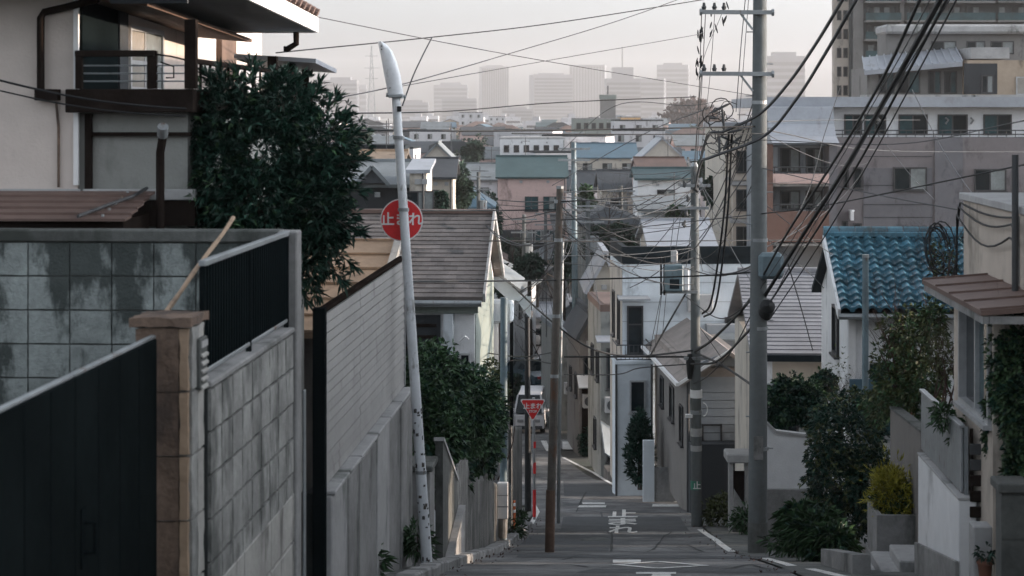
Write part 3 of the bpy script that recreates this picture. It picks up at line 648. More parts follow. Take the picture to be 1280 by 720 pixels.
M().box(-2.67,16.98,-1.758,-2.59,23.5,-1.72,.006).obj('top_cap', mat('dark_wood'), sf)
M().box(-2.68,16.86,-7,-2.57,16.975,-1.70,.006).obj('end_post', mat('black_metal'), sf)
M().box(-2.66,23.51,-3.33,-2.59,23.57,-1.72,.006).obj('end_post', mat('alu'), sf)
M().box(-2.62,15.95,-6,-2.605,16.05,-2.3,.004).obj('back_stay', mat('steel_grey'), sf)
m = M(); m.tube([(-2.75,16.3,-5),(-2.75,16.3,-2.25)], .03, 8)
o = single(m, 'downpipe', mat('concrete_pale'), (-2.75,16.3,-5), 'thin pale pipe in the gap between block wall and siding fence', 'pipe', street=True)
# tan roofed house behind the fence
tl = T('house', 'low house with tan ribbed roof behind the pale siding fence', 'house', (-4.6,26,-6), street=True)
M().box(-6.4,24.6,-6.5,-3.25,27.1,-2.75).obj('wall', mat('wall_taupe'), tl)
A, B, C, D = (-6.6,24.2,-2.75), (-3.1,24.2,-2.75), (-3.1,27.2,-1.78), (-6.6,27.2,-1.78)
ro = M().slab(A,B,C,D,.08).obj('roof', mat('roof_tan'), tl)
for k in range(7):
    f = k/6.; a = Vector(A).lerp(Vector(D), f); b = Vector(B).lerp(Vector(C), f); M().bar(a+Vector((0,0,.02)), b+Vector((0,0,.02)), .04, .03).obj('batten', mat('roof_tan'), ro)
M().bar(Vector(B)+Vector((.02,0,.03)), Vector(C)+Vector((.02,0,.03)), .1, .12).obj('verge', mat('footing'), ro)

# ------------------------------------------------------------ leaning street light and round sign
sp = T('street_lamp', 'white leaning steel street lamp with long curved head', 'street lamp', (-2.2,22.5,Gs(-2.2,22.5)))
def q(px, py): return P(px, py, 22.5)
sp.location = q(535,722); BASE[sp] = tuple(q(535,722))
pts = [q(535,724).lerp(q(495,122), f) for f in np.linspace(0, 1, 9)]
shaft = M().tube(pts, [.066-.002*i for i in range(9)], 14).obj('pole', mat('white_paint'), sp, smooth=True)
rs = random.Random(5)
for k in range(34):                                  # torn remains of stickers low on the pole
    f = rs.uniform(.04,.36); c = q(535,724).lerp(q(495,122), f); a = rs.uniform(-2.7,-.4); rr_ = .0665-.016*f; hw, hv = rs.uniform(.12,.3), rs.uniform(.008,.028)
    mm = M(); nseg = 3
    for i in range(nseg+1):
        an = a + hw*(i/nseg-.5)*2
        for z in (-hv, hv*rs.uniform(.6,1.1)): mm.v.append((c.x+math.cos(an)*(rr_+.002), c.y+math.sin(an)*(rr_+.002), c.z+z))
    for i in range(nseg): mm.f.append((2*i,2*i+2,2*i+3,2*i+1))
    mm.obj('sticker_remnant', mat('sticker_dark' if k % 3 else 'rust_pole'), shaft)
for py, r_ in ((172,.068),(590,.0685),(262,.066)):
    f = (724-py)/602; c = q(535,724).lerp(q(495,122), f); M().tube([c-Vector((0,0,.02)), c+Vector((0,0,.02))], r_, 14).obj('band', mat('steel_grey'), shaft)
# lamp head: a long shallow housing that curves over to the left
hd = M(); spine = [(495,121,20),(493,108,21),(490,92,21.5),(486.5,76,20),(482,62,17),(478,54.5,11),(476.5,52,4)]
rings = []
for x, y, wpx in spine:
    c = q(x, y); w_ = wpx/2*22.5/F; tg = Vector((.25,0,1)).normalized(); sx = Vector((.97,0,-.24))
    rings.append([c + sx*w_*ca + Vector((0,1,0))*(.07*sa) for ca, sa in ((-1,-.35),(-.7,-.8),(0,-1),(.7,-.8),(1,-.35),(1,.5),(0,.8),(-1,.5))])
for rg in rings: hd.v += [tuple(p) for p in rg]
for i in range(len(rings)-1):
    for j in range(8): hd.f.append((8*i+j, 8*i+(j+1) % 8, 8*i+8+(j+1) % 8, 8*i+8+j))
hd.f.append(tuple(range(8))[::-1]); hd.f.append(tuple(48+j for j in range(8)))
h_ = hd.obj('lamp_head', mat('white_paint'), sp, smooth=True)
c = q(495,119); M().tube([c+Vector((-.115,0,.005)), c+Vector((.115,0,-.02))], .024, 8).box(c.x-.09,c.y-.09,c.z-.03,c.x+.09,c.y+.09,c.z+.012,.01).obj('collar', mat('steel_grey'), h_)
for py in (58, 62, 110): cc = q(477.5 if py < 100 else 488, py); M().tube([cc+Vector((0,-.07,0)), cc+Vector((0,-.085,0))], .008, 6).obj('screw', mat('cable_grey'), h_)
c = q(499,136); M().box(c.x-.02,c.y-.09,c.z-.035,c.x+.03,c.y-.05,c.z+.03,.005).obj('cable_clamp', mat('rubber'), sp)
def sign_text(parent, txt, c, size, mk, dy, sx=1.0, base=None):
    me = text_mesh(txt, size, .001); b = Vector(BASE[root_of(parent)])
    v = np.empty(len(me.vertices)*3); me.vertices.foreach_get('co', v); v = v.reshape(-1,3)
    w3 = np.stack([c[0]+v[:,0]*sx, c[1]+dy-v[:,2], c[2]+v[:,1]], 1)-np.array(b); me.vertices.foreach_set('co', w3.ravel()); me.materials.clear(); me.materials.append(mat(mk))
    o = bpy.data.objects.new('lettering', me); COL.objects.link(o); o.parent = parent; return o
c = P(502,275,22.62)
rsn = T('road_sign', 'round red stop sign with white Japanese lettering behind the leaning lamp pole', 'sign', tuple(c))
M().tube([c+Vector((0,.004,0)), c+Vector((0,.012,0))], .252, 40).obj('rim', mat('sign_white'), rsn)
M().tube([c+Vector((0,-.002,0)), c+Vector((0,.0035,0))], .238, 40).obj('disc', mat('red_paint'), rsn)
sign_text(rsn, '止まれ', c, .165, 'sign_white', -.004)
for dz in (-.12,.12): M().box(c.x-.1,c.y+.013,c.z+dz-.015,c.x+.1,c.y+.025,c.z+dz+.015).obj('bracket', mat('steel_grey'), rsn)
# ------------------------------------------------------------ left side further down: brown slate house, porch, hedge, low wall
bh = T('house', 'white house with brown slate gable roof beyond the siding fence', 'house', (-5,42,-9.5), street=True)
M().prism([(40.4,-9.8),(46.6,-9.8),(46.6,-3.85),(43.4,-2.35),(40.4,-3.85)], 'x', -7.5, -2.98).obj('wall', mat('wall_white'), bh)
A, B, C, D = (-7.7,40.0,-3.80), (-2.78,40.0,-3.80), (-2.78,43.4,-2.20), (-7.7,43.4,-2.20)
m = M().slab(A,B,C,D,.1).slab((-2.78,43.4,-2.2),(-7.7,43.4,-2.2),(-7.7,46.9,-3.85),(-2.78,46.9,-3.85),-.1); ro = m.obj('roof', mat('roof_slate_brown'), bh)
cs = courses(M(), A, B, C, D, 20, .028, brk=16).obj('slate_courses', mat('roof_slate_brown'), ro); tag(cs, kind='stuff')
M().bar((-7.7,43.4,-2.16),(-2.76,43.4,-2.16), .24, .09).obj('ridge_cap', mat('roof_brown'), ro)
M().bar(Vector(B)+Vector((.03,0,0)), Vector(C)+Vector((.03,0,0)), .05, .2).bar((-2.75,43.4,-2.2),(-2.75,46.9,-3.85), .05, .2).obj('barge_board', mat('concrete_pale'), ro)
M().box(-7.7,39.93,-3.98,-2.8,39.99,-3.86).tube([(-7.7,39.9,-3.9),(-2.8,39.9,-3.9)], .055, 8).obj('gutter', mat('steel_grey'), ro)
M().box(-7.4,40.25,-4.15,-2.9,40.39,-3.93).obj('fascia', mat('wall_greygreen'), bh)
M().box(-2.979,40.5,-9.8,-2.96,46.5,-3.95).prism([(40.7,-3.94),(46.3,-3.94),(43.4,-2.55)], 'x', -2.979, -2.962).obj('gable_cladding', mat('wall_greygreen'), bh)
M().box(-7.2,40.34,-7.6,-3.7,40.395,-4.2).obj('shade_screen', mat('wall_dark'), bh)
for k in range(12): M().box(-7.1,40.31,-4.45-k*.24,-3.78,40.338,-4.38-k*.24).obj('screen_slat', mat('dark_wood'), bh)
M().box(-3.62,40.2,-9.8,-3.42,40.39,-4.16).obj('pilaster', mat('wall_bluewhite'), bh)
window(bh, (-3.3,40.38,-6.3), (1,0,0), (0,-1,0), .24, 1.3, frame='sash_alu', leaves=1, fw=.04, glass=('glass_dark',))
M().tube([(-3.28,40.3,-4.75),(-3.16,40.2,-4.62),(-3.1,40.3,-4.7)], .02, 6).obj('wall_lamp', mat('sign_white'), bh)
pr = T('porch', 'pale blue metal porch with curved canopy on the street side', 'porch', (-2.8,46.5,-10), street=True)
M().box(-3.3,46.7,-5.05,-2.52,47.4,-4.52,.05).obj('beam', mat('wall_bluewhite'), pr)
M().slab((-3.05,46.8,-3.72),(-2.33,46.8,-4.22),(-2.33,49.2,-4.16),(-3.05,49.2,-3.66), .06).obj('canopy', mat('roof_grey'), pr)
M().prism([(-3.05,-3.8),(-2.33,-4.3),(-2.33,-4.5),(-2.62,-4.5),(-2.95,-4.2),(-3.05,-4.0)], 'y', 46.83, 46.87).obj('canopy_apron', mat('wall_bluewhite'), pr)
M().bar((-3.06,46.77,-3.73),(-2.33,46.77,-4.25), .03, .05).obj('canopy_edge', mat('concrete_pale'), pr)
M().add([(-2.5,46.95,-4.42),(-2.08,46.95,-4.42),(-2.08,46.95,-4.98),(-2.5,47.0,-4.42),(-2.08,47.0,-4.42),(-2.08,47.0,-4.98)], [(0,2,1),(3,4,5),(0,1,4,3),(1,2,5,4),(2,0,3,5)]).obj('bracket', mat('wall_bluewhite'), pr)
M().box(-3.3,46.8,-10.2,-3.03,46.9,-5.06).obj('door_panel', mat('brown_wood'), pr)
M().box(-3.02,46.75,-10.2,-2.86,47.0,-5.06).obj('post', mat('wall_white'), pr); M().box(-2.82,46.75,-10.2,-2.72,47.0,-5.06).obj('post', mat('wall_pink'), pr)
M().box(-2.6,47.0,-10.2,-2.52,47.15,-5.06).obj('post', mat('black_metal'), pr)
# low front wall: retaining pier, stone blocks, weathered boards
pier = T('wall_pier', 'square grey concrete pier behind the foot of the lamp pole', 'pier', (-2.5,24.6,-6.2), street=True)
M().box(-2.95,24.3,-6.4,-2.36,24.95,-4.52,.02).obj('shaft', mat('concrete'), pier); M().box(-3.0,24.25,-4.518,-2.32,25.0,-4.44,.015).obj('cap', mat('concrete_dark'), pier)
wing = T('stair_wall', 'sloping concrete stair wall with pale coping beside the pier', 'wall', (-2.3,26,-6), street=True)
M().prism([(25.02,-7),(27.3,-7.2),(27.3,-5.2),(25.02,-4.25)], 'x', -2.36, -2.26).obj('wall', mat('concrete_dark'), wing)
M().bar((-2.31,25.02,-4.225),(-2.31,27.3,-5.175), .14, .05).obj('coping', mat('concrete_pale'), wing)
M().bar((-2.2,24.1,-5.98),(-2.2,27.4,-5.6), .1, .07).prism([(24.1,-6.9),(27.4,-7.2),(27.4,-5.64),(24.1,-6.02)], 'x', -2.25, -2.16).obj('plinth', mat('concrete'), wing)
bd = T('board_fence', 'weathered vertical board fence along the left kerb', 'fence', (-2.28,33,-8), street=True)
for k in range(34):
    t_ = 27.5+k*.42; z0 = Gs(-2.3,t_); h = 1.35+.1*math.sin(k*.5)+random.uniform(-.03,.03)-.008*k
    M().box(-2.32+random.uniform(-.015,.015),t_,z0-.2,-2.28,t_+.405,z0+h,.006).obj('board', mat('weathered_board'), bd)
for z in (.35, 1.05):
    m = M(); m.bar((-2.35,27.5,Gs(-2.3,27.5)+z),(-2.35,33,Gs(-2.3,33)+z), .05, .08); m.bar((-2.35,33,Gs(-2.3,33)+z),(-2.35,41.8,Gs(-2.3,41.8)+z), .05, .08); m.obj('rail', mat('dark_wood'), bd)
tf = T('panel_fence', 'tall dark brown board screen left of the triangular stop sign', 'fence', (-2.3,44,-9.6), street=True)
for k in range(8):
    t_ = 42.1+k*.62; z0 = Gs(-2.3,t_); M().box(-2.36,t_,z0-.2,-2.3,t_+.57,z0+2.3,.008).obj('board', mat('weathered_board'), tf)
hg = T('hedge', 'dense dark green hedge above the board fence on the left', 'hedge', tuple(P(570,620,33)))
HB = [PB(545,475,30,38,60,42), PB(580,505,32,42,70,48), PB(548,540,29,36,50,50), PB(595,550,34,32,60,45), PB(530,455,31,22,40,28), PB(560,590,30,30,40,36), PB(612,520,36,20,40,40), PB(526,520,29,16,30,50)]
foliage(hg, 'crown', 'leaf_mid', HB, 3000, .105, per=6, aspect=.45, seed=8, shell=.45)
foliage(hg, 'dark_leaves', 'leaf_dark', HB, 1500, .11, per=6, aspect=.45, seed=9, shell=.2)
m = M(); rr = random.Random(8)
for k in range(6): branches(m, P(535+12*k,640,30+k), (rr.uniform(-.3,.3), 0, 1), 1.0, .03, 2, rr)
m.obj('stem', mat('bark'), hg)
rg = T('shrub', 'reddish sparse shrub beside the thin blue pole', 'shrub', tuple(P(628,600,37)))
foliage(rg, 'crown', 'leaf_olive', [PB(622,500,37,14,20,40), PB(615,470,38,12,20,22)], 260, .1, per=5, seed=12)
m = M(); rr = random.Random(9)
for k in range(4): branches(m, P(618+4*k,600,37), (rr.uniform(-.3,.3), 0, 1), 1.1, .018, 2, rr)
m.obj('stem', mat('twig'), rg)
# weeds at the foot of walls on the left
for i, (px, py, Y, lb) in enumerate(((462,715,20.5,'small green weed growing at the foot of the retaining wall'), (522,690,22.8,'dark leafy weed behind the lamp pole foot'), (647,655,44,'green weed clump at the base of the dark board screen'), (640,672,40,'low green weed beside the white boxed pole'))):
    p = P(px, py, Y); p.z = max(p.z, G(Y)+.05); wd = T('weed', lb, 'weed', tuple(p), group='weeds on the left kerb')
    foliage(wd, 'leaves', 'leaf_mid', [((p.x,p.y,p.z+.12), (.16+.05*(i > 1),.14,.2))], 55, .15, per=5, aspect=.2, seed=20+i, shell=.1)
    M().tube([p, p+Vector((0,0,.22))], .008, 5).obj('stem', mat('twig'), wd)
# thin blue-grey steel pole with a white board
bp = T('steel_pole', 'thin blue grey steel pole wrapped by a white board', 'pole', tuple(P(629,684,36.5)))
M().tube([P(629,686,36.5), P(630,372,36.5)], .068, 12).obj('shaft', mat('blue_steel'), bp, smooth=True)
c = P(628.5,625,36.4); M().box(c.x-.1,c.y-.09,c.z-.34,c.x+.1,c.y+.05,c.z+.34,.01).obj('board', mat('sign_white'), bp)
M().box(c.x-.104,c.y-.094,c.z-.12,c.x+.104,c.y-.091,c.z-.1).box(c.x-.104,c.y-.094,c.z+.1,c.x+.104,c.y-.091,c.z+.11).obj('tie', mat('steel_grey'), bp)
M().tube([P(628,672,36.4), P(629,648,36.4)], .085, 12).obj('base_sleeve', mat('concrete'), bp)
kp = T('steel_pole', 'dark slim pole rising behind the triangular stop sign', 'pole', tuple(P(660,640,52)))
M().tube([P(660,640,52), P(659,392,52)], [.09,.07], 10).obj('shaft', mat('rubber'), kp, smooth=True)
M().tube([P(661,396,52), P(662,388,52)], .1, 10).obj('cap', mat('cable_grey'), kp)
# triangular stop sign
Y = 49.; tp = T('road_sign', 'red triangular stop sign on a red and white post at the crossing', 'sign', (P(668,0,Y).x, Y, G(Y)))
M().tube([(P(668,0,Y).x,Y,G(Y)-.1), (P(667,0,Y).x,Y,zpy(497,Y))], .035, 10).obj('post', mat('alu'), tp, smooth=True)
for a, b in ((646,612),(592,578),(560,552)): M().tube([P(668,a,Y), P(668,b,Y)], .041, 10).obj('red_sleeve', mat('red_paint'), tp)
def tri(cx, ct, cb, hw, y0, y1, r=.06):
    P3 = [P(cx-hw, ct, Y), P(cx+hw, ct, Y), P(cx, cb, Y)]; cen = sum(P3, Vector())/3; pts = []
    for i in range(3):
        a, b, c_ = P3[i-1], P3[i], P3[(i+1) % 3]; d1 = (a-b).normalized(); d2 = (c_-b).normalized()
        for f in np.linspace(0, 1, 5): pts.append(b + d1*r*(1-f)**2 + d2*r*f**2 + (d1+d2)*r*.18*2*f*(1-f))
    return M().prism([(p.x, p.z) for p in pts], 'y', Y+y0, Y+y1)
tri(666,498.5,527,16.5,-.055,-.048).obj('rim', mat('sign_white'), tp); tri(666,499.8,525.2,14.9,-.06,-.0555).obj('face', mat('red_paint'), tp)
sign_text(tp, '止まれ', P(666,507.5,Y), .165, 'sign_white', -.064)
sign_text(tp, 'STOP', P(666,514,Y), .085, 'sign_white', -.064)
# bollards near the kerb
oc = T('traffic_post', 'orange flexible traffic post at the kerb below the dark board screen', 'bollard', (P(642,0,43).x,43,G(43)))
x_ = P(642,0,43).x; M().tube([(x_,43,G(43)-.05),(x_,43,G(43)+.72)], .045, 12).obj('tube', mat('orange'), oc, smooth=True)
for z in (.45,.6): M().tube([(x_,43,G(43)+z),(x_,43,G(43)+z+.07)], .047, 12).obj('band', mat('sign_white'), oc)
M().tube([(x_,43,G(43)),(x_,43,G(43)+.06)], .11, 12).obj('base', mat('orange'), oc)

# ------------------------------------------------------------ poles in the street
pa = T('utility_pole', 'slender rusty brown pole standing at the left edge of the road', 'utility pole', tuple(P(687,691,33.4)))
M().tube([P(687,693,33.4), P(693,470,33.4), P(700,236,33.4)], [.078,.07,.06], 14).obj('shaft', mat('rust_pole'), pa, smooth=True)
M().tube([P(687,690,33.4), P(688.5,612,33.4)], .083, 14).obj('foot_wrap', mat('brown_wood'), pa)
for py in (300,395,470): c = P(693+(470-py)*.03,py,33.4); M().tube([c-Vector((0,0,.03)), c+Vector((0,0,.03))], .075, 12).obj('band', mat('steel_grey'), pa)
c = P(700,236,33.4); M().box(c.x-.1,c.y-.05,c.z-.25,c.x+.1,c.y+.05,c.z-.19).tube([c, c+Vector((0,0,.05))], .065, 10).obj('cap', mat('steel_grey'), pa)
pc = T('steel_pole', 'thin grey steel pole standing close behind the rusty brown pole', 'pole', tuple(P(698,652,46)))
M().tube([P(698,654,46), P(700,470,46), P(703,300,46)], .042, 10).obj('shaft', mat('steel_grey'), pc, smooth=True)
M().tube([P(703,301,46), P(703,298,46)], .05, 10).obj('cap', mat('cable_grey'), pc)
pb = T('utility_pole', 'grey utility pole further off between the rusty pole and white houses', 'utility pole', tuple(P(718,560,84)))
M().tube([P(719,565,84), P(719,400,84), P(717,178,84)], [.15,.14,.11], 12).obj('shaft', mat('blue_steel'), pb, smooth=True)
for py in (186,200,262,300): c = P(717.5,py,84); M().bar(c+Vector((-.7,-.16,0)), c+Vector((.7,-.16,0)), .09).obj('crossarm', mat('steel_grey'), pb)
# big right pole
Y1 = 33.; r1 = T('utility_pole', 'thick concrete utility pole with crossarms nearest on the right', 'utility pole', tuple(P(948,697,Y1)))
M().tube([P(947,700,Y1), P(948,400,Y1), P(950,0,Y1), P(951,-170,Y1)], [.168,.148,.118,.105], 20).obj('shaft', mat('pole_concrete'), r1, smooth=True)
M().tube([P(947,697,Y1), P(947.2,652,Y1)], .172, 20).obj('foot_paint', mat('concrete_dark'), r1)
for py in (15, 92):
    a, b = P(876,py,Y1-.16), P(966,py+.5,Y1-.16); arm = M().bar(a, b, .07, .07).obj('crossarm', mat('steel_grey'), r1)
    M().tube([a+Vector((-.02,0,0)), a+Vector((.02,0,0))], .06, 8).obj('end_cap', mat('steel_grey'), arm); M().tube([b+Vector((-.02,0,0)), b+Vector((.02,0,0))], .06, 8).obj('end_cap', mat('steel_grey'), arm)
    M().bar(P(925,py+1,Y1-.14), P(941,py+22,Y1-.14), .035).obj('brace', mat('steel_grey'), arm)
    for px in (880,893,905): c = P(px,py,Y1-.16); M().tube([c+Vector((0,0,.04)), c+Vector((0,0,.09)), c+Vector((0,0,.1)), c+Vector((0,0,.16))], [.03,.045,.03,.02], 8).obj('insulator', mat('cable_grey'), arm)
for py in (15,92,128,300,410,560): c = P(949,py,Y1); M().tube([c-Vector((0,0,.03)), c+Vector((0,0,.03))], .125+.05*(py/700), 20).obj('band', mat('steel_grey'), r1)
for k in range(14):
    py = 40+k*40; c = P(949,py,Y1); s = 1 if k % 2 else -1; M().tube([c+Vector((s*.1,-.03,0)), c+Vector((s*.235,-.03,0))], .011, 6).obj('step_bolt', mat('steel_grey'), r1)
c = P(957,385,Y1-.2); M().tube([c+Vector((-.02,-.3,.1)), c+Vector((0,-.25,.05)), c+Vector((.02,.2,-.12)), c+Vector((.02,.3,-.2))], [.05,.13,.13,.05], 12).obj('splice_closure', mat('rubber'), r1, smooth=True)
c = P(962,330,Y1-.1); M().box(c.x-.2,c.y-.2,c.z-.25,c.x+.22,c.y+.1,c.z+.2,.06).obj('junction_box', mat('blue_steel'), r1)
c = P(948,560,Y1-.17); M().box(c.x-.08,c.y-.01,c.z-.2,c.x+.08,c.y+.005,c.z+.2).obj('number_plate', mat('concrete'), r1)
rr = random.Random(21)
for k in range(26):                                  # tangle of lashed cables and closures left of the pole
    c = P(rr.uniform(885,930), rr.uniform(128,205), 33.2); a0 = rr.uniform(0,6.3); rad = rr.uniform(.06,.24); pts = []
    for i in range(11): a = a0+i*.42; pts.append(c + Vector((math.cos(a)*rad, math.sin(a*.5)*.12, math.sin(a)*rad*rr.uniform(.75,1.1))))
    M().tube(pts, rr.choice((.006,.007,.01)), 6).obj('cable_coil', mat('rubber' if k % 3 else 'cable_grey'), r1, smooth=True)
for k in range(9):
    c = P(rr.uniform(884,925), rr.uniform(135,190), 33.1); d = Vector((rr.uniform(-1,1), rr.uniform(-.5,.5), rr.uniform(-1,1))).normalized()*rr.uniform(.1,.22)
    M().tube([c-d, c-d*.6, c+d*.6, c+d], [.008,.022,.022,.008], 8).obj('splice', mat('cable_grey'), r1, smooth=True)
# second right pole
Y2 = 46.; r2 = T('utility_pole', 'concrete utility pole with metal box by the crossing', 'utility pole', tuple(P(870.5,662,Y2)))
M().tube([P(871,664,Y2), P(869.5,450,Y2), P(868,208,Y2)], [.135,.12,.09], 18).obj('shaft', mat('pole_concrete'), r2, smooth=True)
M().tube([P(868,208,Y2), P(868,203,Y2)], [.092,.06], 12).obj('cap', mat('steel_grey'), r2)
for py, x0, x1 in ((365,827,872),(260,848,886),(232,850,888),(448,855,884)): M().bar(P(x0,py,Y2-.13), P(x1,py,Y2-.13), .07).obj('crossarm', mat('steel_grey'), r2)
c = P(842,347,Y2-.2); bx_ = M().box(c.x-.22,c.y-.2,c.z-.32,c.x+.22,c.y+.2,c.z+.32,.03).obj('transformer_box', mat('blue_steel'), r2)
M().box(c.x-.11,c.y-.206,c.z-.25,c.x+.12,c.y-.201,c.z-.02).obj('panel', mat('navy'), bx_); M().box(c.x+.225,c.y-.15,c.z-.3,c.x+.36,c.y+.15,c.z+.22,.02).obj('side_cover', mat('wall_white'), bx_)
for dx in (-.3,-.22): M().tube([c+Vector((dx,0,-.42)), c+Vector((dx,0,.5))], .025, 6).obj('cable_riser', mat('rubber'), r2)
M().box(P(838,0,Y2).x,Y2-.3,zpy(328,Y2),P(846,0,Y2).x,Y2-.1,zpy(312,Y2),.03).obj('fuse_cutout', mat('concrete_pale'), r2)
for k in range(6): c2 = P(rr.uniform(852,884), rr.uniform(205,300), Y2-.15); M().tube([c2, c2+Vector((rr.uniform(-.1,.1),0,.07)), c2+Vector((0,0,.16))], [.04,.05,.02], 8).obj('insulator', mat('cable_grey'), r2)
for k, (py, h2, mk) in enumerate(((492,10,'sign_white'),(515,5,'steel_grey'),(540,10,'concrete_pale'),(560,7,'concrete_pale'),(606,11,'green_sticker'))):
    c2 = P(870.3,py,Y2); M().tube([c2-Vector((0,0,h2/2*Y2/F)), c2+Vector((0,0,h2/2*Y2/F))], .1335-.003*k+.012, 16).obj('wrap_plate', mat(mk), r2)
sign_text(r2, '止', P(870.3,606,Y2), .2, 'sign_white', -.155)
c2 = P(861,519,Y2); M().box(c2.x-.08,c2.y-.1,c2.z-.05,c2.x+.08,c2.y+.02,c2.z+.03).obj('lamp_arm', mat('sign_white'), r2)
c2 = P(878,512,Y2-.1); M().tube([c2+Vector((.02+.1*math.sin(a),0,.16*math.cos(a))) for a in np.linspace(0,3.14,9)], .015, 6).obj('hoop', mat('sign_white'), r2)
c2 = P(862,458,Y2-.1); M().tube([c2+Vector((0,0,.3)), c2+Vector((.02,0,.1)), c2+Vector((0,0,-.3))], [.05,.11,.05], 10).obj('splice_closure', mat('rubber'), r2, smooth=True)
# ------------------------------------------------------------ right side, near: beige house, awning, steps, walls, gardens
be = T('house', 'beige stucco house with flat awning at the right edge', 'house', (6,19,-5.2), street=True)
M().box(4.22,9,-5.6,8,23.6,-1.02).obj('wall', mat('wall_beige'), be)
M().box(7.2,6,-5.6,13,27,1.99).obj('upper_wall', mat('wall_beige'), be)  # set-back upper storey out of view, added to shade fence and left wall
M().slab((6.8,5.7,2.09),(13.4,5.7,2.09),(13.4,27.4,2.09),(6.8,27.4,2.09), .1).obj('roof', mat('roof_grey'), be)  # unseen roof, its height set by where its shade ends on the balcony wall
M().box(4.17,9,-1.018,8.0,23.65,-.93,.01).obj('parapet', mat('concrete_pale'), be)
M().obox((4.218,20.35,-5.5), (-.05,0,0), (0,.1,0), (0,0,4.45)).obj('corner_trim', mat('concrete'), be)
aw = M().slab((3.48,18.55,-1.86),(4.215,18.55,-1.80),(4.215,22.1,-1.80),(3.48,22.1,-1.86), .05).obj('awning', mat('roof_brown'), be)
for k in range(5): M().bar((3.48,18.6+k*.86,-1.85),(4.21,18.6+k*.86,-1.79), .03, .02).obj('seam', mat('roof_brown'), aw)
M().box(3.5,18.57,-1.99,3.56,22.08,-1.915).box(3.565,18.57,-1.99,4.21,18.63,-1.915).obj('fascia', mat('concrete'), aw)
by = M().box(3.72,19.2,-5.5,4.219,21.4,-3.1).box(3.72,20.95,-3.099,4.219,21.4,-1.97).box(3.72,19.2,-3.099,4.219,19.26,-1.97).obj('bay', mat('wall_beige'), be)
window(be, (3.78,20.93,-3.07), (0,-1,0), (-1,0,0), 1.65, 1.06, frame='sash_alu', glass=('glass_dark','glass_teal'), leaves=2, fw=.05, dp=.1)
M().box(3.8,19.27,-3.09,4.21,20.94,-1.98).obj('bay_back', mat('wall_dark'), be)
cb = T('conduit_pole', 'dark service conduit with loose cables on the beige house corner', 'conduit', (4.1,20.2,-5), street=True)
M().tube([(4.12,20.1,-5.4),(4.12,20.1,-.4)], .035, 10).obj('pipe', mat('cable_grey'), cb, smooth=True)
for i, (z, dz) in enumerate(((-1.15,.06),(-1.2,.1),(-1.3,.16))):
    pts = [(4.12-.42*0,20.1,z)] + [(4.17-.02*i, 20.1+f*3.45, z+.1-dz*math.sin(f*3.14)*(1+.3*i)) for f in np.linspace(.1,1,9)] + [(4.15,23.66,z-.25),(4.15,23.7,z-.6-.1*i),(4.1,23.65,z-.8)]
    M().tube(pts, .012, 6).obj('loose_cable', mat('rubber'), cb, smooth=True)
rr = random.Random(31)
for k in range(7):
    c = Vector((4.05+rr.uniform(-.15,.05), 23.8+rr.uniform(-.1,.2), -1.45+rr.uniform(-.1,.1))); rad = rr.uniform(.12,.32)
    M().tube([c+Vector((math.cos(a)*rad*.5, math.sin(a)*.1, math.sin(a)*rad-.15)) for a in np.linspace(0,5.5,14)], .008, 6).obj('cable_coil', mat('rubber'), cb, smooth=True)
# white wall, metal screen, slatted screen, pillar
ww = T('garden_wall', 'smooth white rendered garden wall at lower right', 'wall', (3.6,21,-5.4), street=True)
M().box(3.5,19.85,-6.3,3.68,22.5,-3.93,.01).obj('wall', mat('wall_white'), ww)
M().prism([(19.83,-6.4),(22.52,-6.4),(22.52,-4.95),(19.83,-4.55)], 'x', 3.46, 3.495).obj('plinth', mat('concrete'), ww)
M().box(3.685,19.9,-6.3,4.2,20.05,-3.95,.01).obj('return_wall', mat('concrete'), ww)
M().box(3.49,19.84,-3.929,3.69,22.51,-3.90,.005).obj('coping', mat('concrete_pale'), ww)
ms = T('metal_screen', 'grey metal balustrade panel above the white garden wall', 'screen', (3.6,21.2,-3.9), street=True)
M().box(3.55,20.0,-3.88,3.575,22.6,-3.22,.006).obj('panel', mat('steel_grey'), ms); M().box(3.53,19.98,-3.215,3.595,22.62,-3.18,.006).obj('top_rail', mat('alu'), ms)
for t_ in (20.0,21.3,22.55): M().box(3.58,t_-.02,-3.9,3.62,t_+.03,-3.2).obj('post', mat('steel_grey'), ms)
ls = T('slat_screen', 'dark horizontal slat screen beside the metal balustrade', 'screen', (3.9,19.9,-4.6), street=True)
for k in range(7): M().box(3.61,19.82,-4.42+k*.16,4.35,19.86,-4.31+k*.16,.006).obj('slat', mat('dark_wood' if k < 5 else 'cable_grey'), ls)
for x_ in (3.62,4.0,4.3): M().box(x_,19.865,-4.5,x_+.03,19.895,-3.2).obj('stile', mat('dark_wood'), ls)
pl = T('gate_pillar', 'dark stone gate pillar with flat cap at the lower right edge', 'gate pillar', (3.6,17.8,-5), street=True)
M().box(3.5,17.65,-5.2,3.72,17.95,-3.42,.012).obj('shaft', mat('concrete_dark'), pl); M().box(3.46,17.6,-3.418,3.76,18.0,-3.33,.012).obj('cap', mat('concrete_dark'), pl)
for k in range(4): M().box(3.492,17.642,-5.1+k*.42,3.728,17.649,-4.705+k*.42,.004).obj('face_stone', mat('concrete_dark'), pl)
M().box(3.9,17.6,-5.2,4.6,17.8,-3.3).obj('side_wall', mat('concrete_dark'), pl)
wp = T('meter_post', 'low pale concrete post with a step beside the dark pillar', 'post', (3.4,18.6,-5), street=True)
